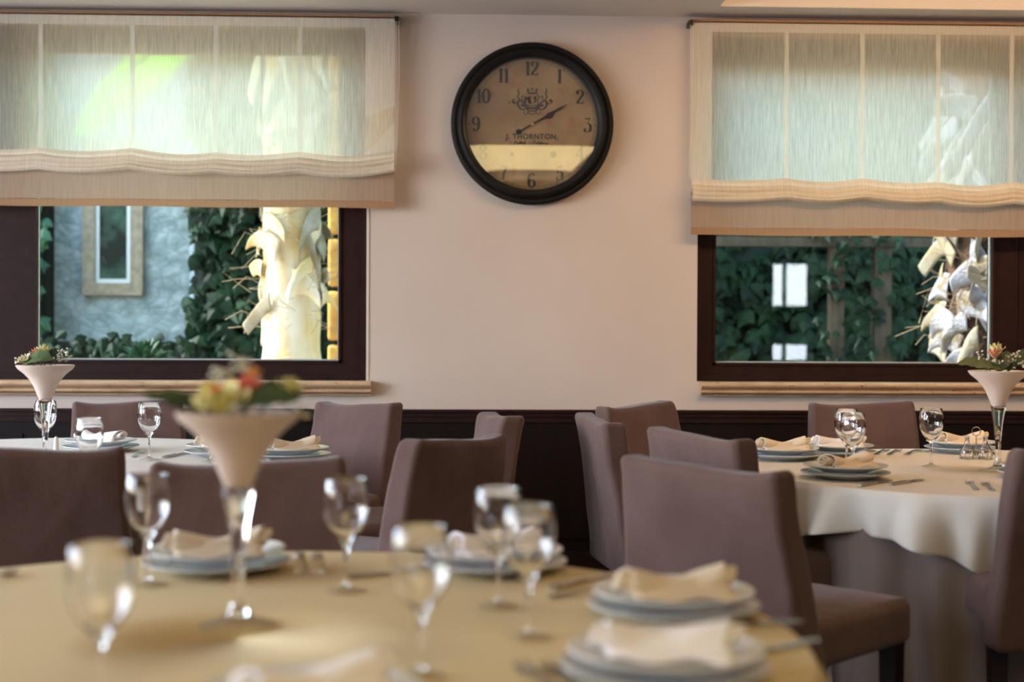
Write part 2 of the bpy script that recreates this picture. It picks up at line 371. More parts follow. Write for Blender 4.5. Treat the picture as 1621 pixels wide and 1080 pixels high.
def window(name, W, glasses, zb, zt_, label):
    x0, z0, x1, z1 = W; r = empty(name, ((x0+x1)/2, WY, z0), kind='structure'); r['label'] = label
    def rel(mb): return mb.xf(lambda v: v-r.location)
    fr = MB(); frame_bars(fr, x0, z0, x1, z1, .03, WY+.03, WY+.14)
    rel(fr).build('window_frame', M['window_wood'], r, False)
    if name == 'window_1': rel(MB().box((x1-.002, WY-.004, z0), (x1+.010, WY+.13, z1))).build('sealing_strip', M['salt_white'], r, False)
    xs = [x0+.03]+[g for gg in glasses for g in gg]+[x1-.03]
    # each sash fills the space round its own pane; the panes meet at the mullion
    for i, (a, b) in enumerate(glasses):
        L = xs[0] if i == 0 else (glasses[i-1][1]+a)/2+.002
        Rr = xs[-1] if i == len(glasses)-1 else (glasses[i+1][0]+b)/2-.002
        s = MB(); s.box((L, WY+.05, z0+.03), (Rr, WY+.12, zb)); s.box((L, WY+.05, zt_), (Rr, WY+.12, z1-.03)); s.box((L, WY+.05, zb), (a, WY+.12, zt_)); s.box((b, WY+.05, zb), (Rr, WY+.12, zt_))
        # stepped inner lip
        q = .012; s.box((a-q, WY+.04, zb-q), (a, WY+.05, zt_+q)); s.box((b, WY+.04, zb-q), (b+q, WY+.05, zt_+q)); s.box((a-q, WY+.04, zb-q), (b+q, WY+.05, zb))
        sash = rel(s).build('sash', M['window_wood'], r, False)
        gz = MB(); k = .006; frame_bars(gz, a, zb, b, zt_, k, WY+.075, WY+.09); rel(gz).build('glazing_seal', M['pale_frame'], sash, False)
        g = MB(); g.add([(a, WY+.08, zb), (b, WY+.08, zb), (b, WY+.08, zt_), (a, WY+.08, zt_)], [(0, 1, 2, 3)])
        rel(g).build('pane', M['pane_glass'], sash, False, fix=False)
    return r
def G(px0, px1): return (on_y(px0, 450, WY+.08).x, on_y(px1, 450, WY+.08).x)
w1 = window('window_1', WL, [(-3.62, on_y(-62, 450, WY+.08).x), G(60, 537)], on_y(300, 570, WY+.06).z, on_y(300, 84, WY+.06).z, 'dark wood window left of the clock')
w2 = window('window_2', WR, [G(1131, 1567), (on_y(1650, 450, WY+.08).x, 4.1)], on_y(1350, 575, WY+.06).z, on_y(1350, 104, WY+.06).z, 'dark wood window right of the clock')
for wnd, (a, b), z in ((w1, (WL[0]-.03, P(588, 610).x), WL[1]), (w2, (P(1107, 610).x, WR[2]+.03), WR[1])):
    s = sill(wnd, a, b, z); s.location = -wnd.location
for i, (a, b) in enumerate(SIDE_WIN):
    r = empty('window_%d' % (i+3), (LX-.15, (a+b)/2, .85), kind='structure')
    fr = MB()
    for (c, d) in ((a, (a+b)/2-.02), ((a+b)/2+.02, b)):
        fr.box((LX-.2, c, .85), (LX-.13, c+.05, 2.55)); fr.box((LX-.2, d-.05, .85), (LX-.13, d, 2.55)); fr.box((LX-.2, c, .85), (LX-.13, d, .92)); fr.box((LX-.2, c, 2.48), (LX-.13, d, 2.55)); fr.box((LX-.2, c, 1.9), (LX-.13, d, 1.95))
    fr.xf(lambda v: v-r.location).build('window_frame', M['window_wood'], r, False)
r = empty('window_6', ((bx0+bx1)/2, BY-.15, ma.z), kind='structure')
fr = MB(); xm = (bx0+bx1)/2-.07
for z0, z1 in ((mbt.z, ma.z), (md.z, mc.z)):
    fr.box((xm-.02, BY-.2, z0), (xm+.02, BY-.14, z1)); frame_bars(fr, bx0, z0, bx1, z1, .03, BY-.2, BY-.14)
fr.xf(lambda v: v-r.location).build('window_frame', M['window_wood'], r, False)

# ------------------------------------------------------------------ blinds
def blind(W, pxs, ytop, yf0, yf1, ybot, tapes, label, ends, seed):
    """W: world x0,x1; py values measured near px=pxs"""
    x0, x1 = W; YB = WY-.075; rr = random.Random(seed)
    z = lambda py: on_y(pxs, py, YB).z
    zt_, zf0, zf1, zb = z(ytop), z(yf0), z(yf1), z(ybot)
    root = empty('roman_blind', ((x0+x1)/2, YB, zb), label=label, cat='blind', group='linen roman blinds')
    rel = lambda mb: mb.xf(lambda v: v-root.location)
    pers = [rr.uniform(0, 6) for _ in range(4)]
    tx = sorted(tapes)
    def wave(x):      # fabric hangs up at the tapes, sags between
        v = 0
        for a, b in zip([x0]+tx, tx+[x1]):
            if a <= x <= b: v = math.sin(PI*(x-a)/max(b-a, .01))
        return -.016*v+.008*math.sin(x*3.1+pers[0])+.004*math.sin(x*9+pers[1])
    nx = 150; X = [x0+(x1-x0)*i/nx for i in range(nx+1)]
    pts = []
    for xx in X:
        pts.append([(xx, YB-.006*math.sin(xx*5+k*.2)*(k/24), zt_+(zf0+wave(xx)-zt_)*k/24) for k in range(25)])
    rel(MB().grid(pts)).build('sheer_panel', M['sheer_linen'], root, fix=False)
    for side in ends:       # wide side hem, a second layer of cloth
        a, b = (x1-.14, x1) if side == 'r' else (x0, x0+.10)
        p = [[(a+(b-a)*i/4, YB-.004, zt_-.05+(zf0+wave(a+(b-a)*i/4)-zt_+.05)*k/24) for k in range(25)] for i in range(5)]
        rel(MB().grid(p)).build('side_hem', M['hem_linen'], root, fix=False)
    p = [[(xx, YB-.004, zz) for zz in (zt_, zt_-.05)] for xx in X]
    rel(MB().grid(p)).build('top_hem', M['hem_linen'], root, fix=False)
    for t in tx:
        p = [[(t+dx, YB-.006, zt_-.05+(zf0+wave(t)-zt_+.05)*k/12) for k in range(13)] for dx in (-.011, .011)]
        rel(MB().grid(p)).build('tape', M['hem_linen'], root, fix=False)
    # stacked folds: loops of cloth bulging into the room
    nl = 4; pts = []; H = zf0-zf1+.01
    for xx in X:
        row = []; wv = wave(xx)
        amp = [.8+.35*math.sin(xx*4.3+q*1.7+pers[2]) for q in range(nl)]
        for q in range(nl):
            za, zb_ = zf0-H*(q*.8/nl), zf0-H*(q*.8/nl+.42)
            if q == nl-1: zb_ = zf1
            for k in range(9):
                t = k/9; bul = math.sin(PI*min(1, t*1.02))
                row.append((xx, YB-.012-.010*q-.046*bul*amp[q]*(.7+.3*q/nl), za+(zb_-za)*t+wv))
        row.append((xx, YB-.004, zf1+.03+wv))
        pts.append(row)
    rel(MB().grid(pts)).build('folded_cloth', M['fold_linen'], root, fix=False)
    hz = .036
    pts = [[(xx, YB-.004+.004*math.sin(xx*6+pers[3]), (zf1+.05)+(zb+hz-zf1-.05)*k/8) for k in range(9)] for xx in X]
    o = rel(MB().grid(pts)).build('hanging_flap', M['flap_linen_dim'], root, fix=False)
    pts = [[(xx, YB-.006+.004*math.sin(xx*6+pers[3])-.003*(k % 2), zb+hz*(1-k/3)+.002*math.sin(xx*7)) for k in range(4)] for xx in X]
    rel(MB().grid(pts)).build('bottom_hem', M['flap_hem'], root, fix=False)
    rel(MB().box((x0-.005, YB-.004, zt_-.006), (x1+.004, WY, zt_+.012))).build('head_rail', M['flap_hem'], root, False)
    xc = x1+.006 if 'r' in ends else x0-.006
    c = MB().tube([(xc, YB-.01, zt_), (xc+.002, YB-.01, (zt_+zf0)/2), (xc, YB-.01, zt_-.75)], .0016, 6)
    c.tube([(xc+.012, YB-.01, zt_), (xc+.014, YB-.01, (zt_+zf0)/2), (xc, YB-.01, zt_-.75)], .0016, 6)
    rel(c).build('pull_cord', M['hem_linen'], root)
    rel(MB().box((xc-.008, YB-.012, zt_-.02), (xc+.012, WY, zt_+.004))).build('cord_bracket', M['metal_dark'], root, False)
YB = WY-.075
bx = lambda p: on_y(p, 200, YB).x
blind((-3.72, bx(625)), 320, 24, 238, 275, 328, [bx(p) for p in (-210, -72, 65, 210, 342, 475)], 'cream roman blind half raised over the window left of the clock', 'r', 3)
blind((bx(1094), 4.25), 1350, 37, 285, 322, 374, [bx(p) for p in (1244, 1364, 1484, 1600, 1720, 1840, 1960)], 'cream roman blind half raised over the window right of the clock', 'l', 9)

# ------------------------------------------------------------------ clock
ck = on_y(842, 198, WY); CR = 122/ (F/ (ck.length))
CS = ck.length/F                                    # metres per photo pixel at the clock
clock = empty('wall_clock', (ck.x, WY, ck.z), label='round black-framed wall clock with an aged cream dial', cat='clock')
def cl(mb, name, mat, smooth=True, **k): return mb.build(name, mat, clock, smooth, **k)
def lathe_y(prof, n=96):      # profile (r, depth towards the room)
    mb = MB(); mb.grid([[(r*math.cos(2*PI*k/n), -d, r*math.sin(2*PI*k/n)) for k in range(n)] for r, d in prof], closed_v=True); return mb
ro, ri = 122*CS, 98*CS
prof = [(ro*.97, 0), (ro*.985, .03), (ro, .042), (ro*.995, .052), (ro*.97, .060), (ro*.945, .060), (ro*.93, .055), (ro*.91, .070), (ro*.88, .078), (ro*.85, .074), (ri+.010, .055), (ri+.002, .04), (ri, .018), (ri-.004, .014)]
cl(lathe_y(prof), 'clock_rim', M['rust_black'])
n = 96
cl(MB().add([(0, -.018, 0)]+[((ri+.006)*math.cos(2*PI*k/n), -.018, (ri+.006)*math.sin(2*PI*k/n)) for k in range(n)], [(0, 1+k, 1+(k+1) % n) for k in range(n)]), 'dial', M['clock_paper'], False)
Yp = -.0195
class Ink:
    def __init__(s): s.mb = MB()
    def rib(s, pts, thin, thick, closed=False, smooth=True, n=8, nib=None):
        p = catmull([(a, 0, b) for a, b in pts], n, closed) if smooth else [Vector((a, 0, b)) for a, b in pts]
        L, Rr = [], []
        for i, q in enumerate(p):
            t = (p[min(i+1, len(p)-1)]-p[max(i-1, 0)]) if not closed else (p[(i+1) % (len(p)-1)]-p[i-1 if i > 0 else -2])
            if t.length < 1e-9: t = Vector((1, 0, 0))
            t.normalize(); nrm = Vector((-t.z, 0, t.x)); wd = (thin+(thick-thin)*abs(t.z)**1.5)/2
            if nib: wd = nib(i/(len(p)-1))/2
            L.append(q+nrm*wd); Rr.append(q-nrm*wd)
        s.mb.grid([L, Rr]); return s
    def blob(s, x, z, r, n=12):
        s.mb.add([(x, 0, z)]+[(x+r*math.cos(2*PI*k/n), 0, z+r*math.sin(2*PI*k/n)) for k in range(n)], [(0, 1+k, 1+(k+1) % n) for k in range(n)]); return s
def digit(k, ch, x, z, h, dx=0):
    """didone style figure, baseline (x,z), height h, appended to k; returns advance"""
    tn, tk = .045, .20
    def P_(l): return [(x+a*h, z+b*h) for a, b in l]
    R = lambda l, closed=False, smooth=True, a=tn, b=tk: k.rib(P_(l), a*h, b*h, closed, smooth)
    if ch == '1':
        R([(.16, 0), (.16, 1)], smooth=False); R([(.16, .97), (.08, .88), (.0, .84)], b=.05); R([(.0, .02), (.32, .02)], smooth=False); return .40
    if ch == '0': R([(.26, 1), (.07, .78), (.04, .5), (.07, .22), (.26, 0), (.45, .22), (.48, .5), (.45, .78)], True); return .58
    if ch == '2':
        R([(.06, .74), (.08, .9), (.25, .99), (.43, .88), (.44, .70), (.30, .46), (.12, .22), (.03, .04)]); k.blob(x+.09*h, z+.74*h, .075*h)
        R([(.02, .05), (.14, .09), (.32, .03), (.44, .06), (.48, .22)], a=.07, b=.08); return .56
    if ch == '3':
        R([(.06, .95), (.44, .95)], smooth=False, a=.10); R([(.44, .95), (.22, .60)], smooth=False, b=.05)
        R([(.22, .60), (.38, .56), (.47, .38), (.42, .10), (.24, .0), (.08, .06), (.05, .2)]); k.blob(x+.07*h, z+.2*h, .07*h); return .56
    if ch == '4':
        R([(.38, 0), (.38, 1)], smooth=False); R([(.38, 1), (.0, .28)], smooth=False, b=.05); R([(0, .28), (.54, .28)], smooth=False); R([(.22, .02), (.54, .02)], smooth=False); return .6
    if ch == '5':
        R([(.08, .95), (.44, .95)], smooth=False, a=.10); R([(.08, .95), (.08, .52)], smooth=False, b=.045)
        R([(.08, .52), (.24, .62), (.42, .52), (.46, .3), (.38, .06), (.2, 0), (.06, .1)]); k.blob(x+.08*h, z+.15*h, .065*h); return .56
    if ch == '6' or ch == '9':
        l1 = [(.42, .84), (.36, .97), (.24, .98), (.08, .78), (.05, .4), (.10, .12), (.26, 0), (.43, .12), (.46, .32), (.38, .52), (.24, .56), (.10, .42)]
        if ch == '9': l1 = [(.52-a, 1-b) for a, b in l1]
        R(l1); k.blob(x+(.41 if ch == '6' else .11)*h, z+(.86 if ch == '6' else .14)*h, .06*h); return .56
    if ch == '7':
        R([(.04, .94), (.46, .94)], smooth=False, a=.09); R([(.46, .94), (.28, .5), (.2, 0)]); return .54
    if ch == '8':
        R([(.25, 1), (.09, .88), (.10, .68), (.25, .53), (.42, .38), (.47, .2), (.38, .03), (.25, 0), (.12, .03), (.03, .2), (.08, .38), (.25, .53), (.40, .68), (.41, .88)], True, b=.15); return .56
NR = 84*CS; NH = 21*CS
for num in range(1, 13):
    a = math.radians(num*30); cx, cz = NR*math.sin(a), NR*math.cos(a); s_ = str(num); k = Ink()
    adv = sum({'1': .40, '0': .58, '2': .56, '3': .56, '4': .6, '5': .56, '6': .56, '9': .56, '7': .54, '8': .56}[c] for c in s_)*NH
    x = -adv/2
    for c in s_: x += digit(k, c, x, -NH/2, NH)*NH
    o = k.mb.xf(lambda v: (v.x+cx, Yp, v.z+cz)).build('numeral', M['ink'] if num not in (5, 6, 7) else M['ink_faded_glare'], clock, False, fix=False)  # paler lower numerals paint in the glare reflected by the glass
k = Ink()
for i in range(60):
    a = 2*PI*i/60; r0, r1 = 93.5*CS, (96.5 if i % 5 else 96.5)*CS; wdd = .002 if i % 5 else .005
    k.rib([(r0*math.sin(a), r0*math.cos(a)), (r1*math.sin(a), r1*math.cos(a))], wdd, wdd, smooth=False)
for rr_ in (93.5, 96.5):
    k.rib([(rr_*CS*math.sin(2*PI*i/48), rr_*CS*math.cos(2*PI*i/48)) for i in range(48)], .0012, .0012, True, n=2)
k.mb.xf(lambda v: (v.x, Yp+.0004, v.z)).build('minute_track', M['ink_faded_glare'], clock, False, fix=False)
# crest: crown over a small scene between supporters, on a scroll ribbon (px units around 841,163 -> 35 px above the centre)
k = Ink(); u = CS
def cr(pts, a=.8, b=1.6, closed=False, sm=True, nib=None):
    for sx in (1, -1): k.rib([(sx*p*u, (q+34)*u) for p, q in pts], a*u, b*u, closed, sm, 6, nib)
cr([(0, 13), (3, 13), (6, 14), (7, 20)], 2, 2); cr([(7, 20), (4, 16), (3.2, 20), (1.5, 16), (0, 21)], 1, 1.5, sm=False); cr([(0, 12), (6.5, 12.5)], 1.4, 1.4, sm=False)
cr([(0, -14), (5, -13.5), (9, -10), (14, -12), (19, -9), (22, -3), (19, 2), (14, -1), (8, -5), (0, -6)], 1.5, 3.6)
cr([(0, -10), (6, -9), (12, -6), (17, -5)], 3.6, 3.6); cr([(2, -2), (5, 2), (4.4, 8), (2.4, 4)], 1, 2.2)
cr([(19, 3), (22, 8), (20, 12), (21.5, 17), (20, 20)], .9, 2.0); cr([(22, 0), (26, -3), (30, 0), (28, 4), (25.5, 2)], .9, 1.8)
cr([(14, 2), (16, 6), (14, 9), (11, 6)], .8, 1.6); cr([(6, -15), (9, -19), (13, -17), (11, -14)], .8, 1.4); cr([(0, -19), (4, -18), (6, -15)], 1.2, 1.2)
k.rib([(-11*u, 32*u), (-9*u, 40*u), (-5*u, 37*u), (-3*u, 31*u)], 2*u, 4*u); k.rib([(8*u, 31*u), (9*u, 41*u), (7*u, 46*u)], .8*u, 1.4*u)
k.blob(-4*u, 34*u, 2.4*u); k.blob(27*u, 35*u, 1.6*u); k.blob(-28*u, 33*u, 2.3*u); k.blob(-35*u, 33*u, 1.2*u)
k.mb.xf(lambda v: (v.x, Yp, v.z)).build('crest', M['ink_faded_glare'], clock, False, fix=False)
# maker's name and the script line under it
tc = bpy.data.curves.new('maker_name', 'FONT'); tc.body = 'J. THORNTON,'; tc.size = 11.5*u; tc.align_x = 'CENTER'; tc.space_character = 1.12; tc.offset = .0006
to = bpy.data.objects.new('maker_name', tc); C.objects.link(to)
dg = bpy.context.evaluated_depsgraph_get(); me = bpy.data.meshes.new_from_object(to.evaluated_get(dg)); bpy.data.objects.remove(to)
me.materials.clear(); me.materials.append(M['ink_faded_glare'])
for v in me.vertices: v.co = Vector((v.co.x*.93, Yp, v.co.y-22*u))
o = bpy.data.objects.new('maker_name', me); C.objects.link(o); o.parent = clock
k = Ink(); x = -27.0; rs = random.Random(5)
for wl in (6, 0, 9):
    if wl == 0: k.rib([((x+1)*u, -28*u), ((x+4)*u, -28*u)], .8*u, .8*u, smooth=False); x += 7; continue
    pts = [((x)*u, -31*u), ((x+2)*u, -24.5*u), ((x+4)*u, -26.5*u), ((x+1.5)*u, -28*u)]; x += 4
    for i in range(wl):
        hgt = 2.2 if rs.random() < .75 else 4.5
        pts += [((x+.6)*u, (-30+hgt)*u), ((x+1.4)*u, -30*u)]; x += 2.3
    k.rib(pts, .45*u, 1.0*u); x += 3
k.rib([(-20*u, -33*u), (24*u, -33*u)], .35*u, .35*u, smooth=False)
k.mb.xf(lambda v: (v.x, Yp, v.z)).build('script_line', M['ink_faded_glare'], clock, False, fix=False)
for sx, mt in ((32, 'rust_black'), (-30, 'clock_rust')):
    k = Ink().blob(sx*u, -45*u, (4.6 if sx > 0 else 3)*u, 20); k.mb.xf(lambda v: (v.x, Yp, v.z)).build('winding_hole', M[mt], clock, False, fix=False)
def hand(name, ang, ln, tail, wid, y, breguet):
    k = Ink(); a = math.radians(ang); d = Vector((math.sin(a), math.cos(a)))
    k.rib([(d.x*(-tail), d.y*(-tail)), (d.x*ln, d.y*ln)], 1, 1, False, True, 40, nib=lambda t: breguet(t)*wid)
    if tail: k.blob(-d.x*tail, -d.y*tail, 4.2*u, 16)
    mb = k.mb; n0 = len(mb.v); mb.xf(lambda v: (v.x, y, v.z))
    o = mb.build(name, M['rust_black'], clock, False, fix=False); s = o.modifiers.new('s', 'SOLIDIFY'); s.thickness = .0015; return o
hand('minute_hand', 60, 61*u, 23*u, 5*u, -.026, lambda t: .42+.55*math.exp(-((t-.62)/.09)**2)+.35*math.exp(-((t-.80)/.05)**2)-.36*max(0, (t-.85)/.15))
hand('hour_hand', 63, 39*u, 0, 8*u, -.023, lambda t: .3+.9*math.exp(-((t-.72)/.14)**2)-.25*max(0, (t-.8)/.2))
cl(lathe_y([(0, .031), (2.6*u, .031), (3*u, .028), (3*u, .019)], 20), 'hand_pin', M['steel'])
cl(lathe_y([(ri*q+.004*(q == 1), .046+.0022*(1-q*q)) for q in [1, .9, .8, .7, .6, .5, .4, .3, .2, .1, 0]]), 'clock_glass', M['clock_crystal'], fix=False)

# ------------------------------------------------------------------ chairs
HC = CAMZ-.325; SZ = .52
def make_chair():
    root = empty('dining_chair', label='x', cat='chair', group='slipcovered dining chairs')
    bk = rbox(.49, .10, HC-.34, .024, 4, 16); zc = (HC+.34)/2
    def bend(v):
        z = v.z+zc; t = max(0, (z-.42)/(HC-.42))
        wx = 1.06-.13*t; th = 1.12-.25*t
        x = v.x*wx; y = v.y*th-.275-.085*t**1.3
        if z > HC-.06: z += .016*(abs(x)/.23)**5-.007*math.sin(x*11)
        y += .007*noise.noise(Vector((x*6, z*7, 3)))+.004*math.sin(z*13+x*9)*(abs(x)/.23)
        x += .004*noise.noise(Vector((z*6, y*9, 7)))
        return (x, y, z)
    bk.xf(bend).build('backrest', M['sheath_fabric'], root, merge=True)
    st = rbox(.50, .46, .12, .028, 4, 8)
    st.xf(lambda v: (v.x*(1+.03*(v.y+.25)), v.y-.015, v.z+SZ-.06+(.012*(1-(v.x/.25)**2)*(1-(v.y/.25)**2) if v.z > 0 else .004*math.sin(v.x*9))))
    st.build('seat', M['sheath_fabric'], root, merge=True)
    for sx in (-1, 1):
        for sy in (-1, 1):
            lg = MB(); q = lambda zz, h, yy: [(sx*.212-h, sy*.19-.015+yy-h, zz), (sx*.212+h, sy*.19-.015+yy-h, zz), (sx*.212+h, sy*.19-.015+yy+h, zz), (sx*.212-h, sy*.19-.015+yy+h, zz)]
            lg.grid([q(0, .016, -.03 if sy < 0 else 0), q(.2, .021, -.01 if sy < 0 else 0), q(.41, .024, 0)], closed_v=True); lg.f += [(0, 1, 2, 3), (8, 9, 10, 11)]
            lg.build('leg', M['dark_wood'], root, False)
    return root
chair0 = make_chair(); first = [True]
def chair(px, ytop, fx, fy, label):
    """px, ytop: middle of the back's top edge in the photo; (fx,fy): way the chair faces, camera frame (+y away)"""
    d = F*.325/(ytop-520); x = (px-810.5)/F*d; c = cw(x, d); f = (rh*fx+fh*fy).normalized()
    c = c+f*.36; c.z = 0; rz = math.atan2(-f.x, f.y)
    if first[0]:
        first[0] = False; chair0.location = c; chair0.rotation_euler = (0, 0, rz); chair0['label'] = label; return chair0
    return dup(chair0, c, rz, label)
chair(55, 715, -.25, 1, 'brown slipcovered chair cut by the left edge, its shaded back hiding the left round table')
chair(396, 735, .12, -1, 'brown slipcovered chair directly behind the nearest vase of flowers')
chair(570, 641, -.62, -.78, 'lavender-lit slipcovered chair right of the left round table, facing the window side')
chair(724, 696, -.84, .54, 'dark brown chair with its creased back turned to us, right of the left table')
chair(795, 659, -.975, -.22, 'narrow sideways chair just behind the dark creased-back chair, under the clock')
chair(203, 639, .28, -.96, 'chair by the wall behind the left table, under the left window')
chair(946, 664, .985, .17, 'sideways chair with its spotted pale back turned left, right of the dark wainscot gap')
chair(1005, 641, .72, -.69, 'tan chair by the wall just behind the sideways spotted chair')
chair(1104, 688, .87, .5, 'low-looking grey-brown chair back rising behind the largest chair')
chair(1112, 737, .68, .73, 'largest mauve slipcovered chair in front of the right table')
chair(1363, 636, .03, -1, 'brown chair against the wall under the right window, behind the right table')
chair(1741, 716, .0, 1, 'dark chair cut by the right edge, its seat reaching the right table')

# ------------------------------------------------------------------ tables and cloths
TZ = .73; TR = .85
def table(c, rot, topmat, tl, dl, side=.98):
    t = empty('round_table', (c.x, c.y, 0), label=tl, cat='table', group='round dining tables')
    MB().lathe([(0, TZ-.03), (TR-.02, TZ-.03), (TR-.008, TZ-.018), (TR-.02, TZ-.004), (0, TZ-.004)], 64).build('table_top', M['dark_wood'], t)
    MB().lathe([(0, .03), (.30, .03), (.30, 0), (0, 0)], 32).build('base_plate', M['metal_dark'], t); MB().tube([(0, 0, .02), (0, 0, TZ-.03)], .05, 16).build('column', M['metal_dark'], t)
    rs = random.Random(int(c.x*100)); ph = [rs.uniform(0, 6) for _ in range(6)]
    n = 360
    # under skirt hanging to the floor
    pts = []
    for i in range(n):
        a = 2*PI*i/n
        wv = .55*math.sin(a*17+ph[0])+.45*math.sin(a*29+ph[1]+math.sin(a*3)); col = []
        for k in range(13):
            q = k/12; col.append(((TR-.012-.05*q+.050*wv*(.2+.8*q)-.01)*math.cos(a), (TR-.012-.05*q+.050*wv*(.2+.8*q)-.01)*math.sin(a), (TZ-.006)*(1-q)+.004*q))
        pts.append(col)
    MB().grid(pts, closed_u=True).xf(lambda v: v+Vector((c.x, c.y, 0)))
    sk_ = MB().grid(pts, closed_u=True).build('table_skirt', M['skirt_cloth'], None); sk_.location = (c.x, c.y, 0)
    tag(sk_, dl[0], 'tablecloth', 'floor-length underskirts')
    # square overcloth: corners hang lower than the middles of the sides
    pts = []; z0 = TZ+.003
    for i in range(n):
        a = 2*PI*i/n; b = a-rot; s4 = max(abs(math.cos(b)), abs(math.sin(b))); L = min(side/s4, side*1.34); oh = L-TR
        fold = math.sin(a*19+ph[2]+1.4*math.sin(a*3+ph[4]))*.6+.4*math.sin(a*37+ph[3]); col = [(TR*q*math.cos(a), TR*q*math.sin(a), z0) for q in (0.001, .3, .6, .85, .95, .985, .995)]
        for k in range(1, 15):
            q = k/14; dwn = oh*q; rd = TR+.004+.014*(1-(1-q)**3)+(.09*oh*(.5+.5*q)*q+.050*q)*fold+.010*q*abs(math.sin(a*9+ph[4]))**6+.03*q*oh+.0035*q*math.sin(a*61+ph[5]+3*q)
            col.append((rd*math.cos(a), rd*math.sin(a), z0-.003-dwn*.985))
        pts.append(col)
    oc = MB().grid(pts, closed_u=True).build('tablecloth', topmat, None); oc.location = (c.x, c.y, 0)
    tag(oc, dl[1], 'tablecloth', 'square overcloths')
    so = oc.modifiers.new('thick', 'SOLIDIFY'); so.thickness = .0015; so.offset = -1
c1 = cw((378-810.5)/F*2.12, 2.12); c2 = cw((1581-810.5)/472, 4.77); c3 = cw(-1.68, 5.14)
table(c1, math.radians(20), M['tablecloth_cream'], 'nearest round dining table, across the bottom of the picture', ('floor-length underskirt of the nearest round table', 'square cream overcloth on the nearest round table'))
table(c2, math.radians(43), M['tablecloth_white'], 'round dining table on the right, near the right window', ('pleated grey underskirt of the right round table', 'square pale overcloth draped over the right round table'))
table(c3, math.radians(30), M['tablecloth_white'], 'round dining table on the left, behind the cut-off dark chair', ('floor-length underskirt of the left round table', 'square white overcloth on the left round table'))
ZT = TZ+.0035

# ------------------------------------------------------------------ wine glasses
def make_glass(tint=None):
    H = .20
    out = [(0, .0108), (.0062, .0108), (.0045, .016), (.0042, .022), (.0038, .05), (.0044, .075), (.0075, .085), (.016, .095), (.027, .108), (.0355, .124), (.0400, .142), (.0410, .156), (.0395, .175), (.0365, .199)]
    inn = [(.0358, .2005), (.0350, .199), (.0380, .175), (.0394, .156), (.0385, .142), (.0340, .125), (.0255, .110), (.0145, .098), (.006, .0925), (0, .091)]
    root = empty('wine_glass', label='x', cat='glass', group='stemmed wine glasses')
    pr = out+inn; n = 40; mb = MB(); 
    mb.lathe(pr, n); mb.build('glass_body', M['glass'], root, merge=True)
    MB().lathe([(.0058, .0112), (.009, .0085), (.018, .0050), (.031, .0028), (.0328, .0012)], n).build('foot', M['thin_glass'], root)
    return root
g0 = make_glass(); gf = [True]
def place(fn0, flag, loc, rz, label, group=None):
    if flag[0]:
        flag[0] = False; fn0.location = loc; fn0.rotation_euler = (0, 0, rz); fn0['label'] = label
        if group: fn0['group'] = group
        return fn0
    return dup(fn0, loc, rz, label, group)
for px, rim, lab in [(160, 869, 'wine glass nearest the camera at the lower left'), (235, 755, 'wine glass left of the nearest vase, in front of the cut-off chair'), (549, 760, 'wine glass right of the nearest vase, beside the small shakers'),
                     (790, 774, 'wine glass at the front of the nearest table, left one of the overlapping pair'), (838, 802, 'wine glass at the front of the nearest table, right one of the overlapping pair'), (668, 838, 'wine glass in the middle of the nearest table, before a napkin'),
                     (1351, 651, 'front one of two overlapping wine glasses on the right table'), (1341, 645, 'rear one of two overlapping wine glasses on the right table'), (1475, 643, 'wine glass standing alone in the middle of the right table'),
                     (72, 637, 'wine glass standing behind the far left vase'), (142, 665, 'wine glass rising over the top of the cut-off dark chair'), (237, 640, 'wine glass on the left table beside a fork'), (334, 642, 'wine glass hidden behind the nearest vase, on the left table')]:
    d = F*(CAMZ-TZ-.20)/(rim-518); p = cw((px-810.5)/F*d, d); p.z = ZT
    place(g0, gf, p, R_.uniform(0, 6), lab)

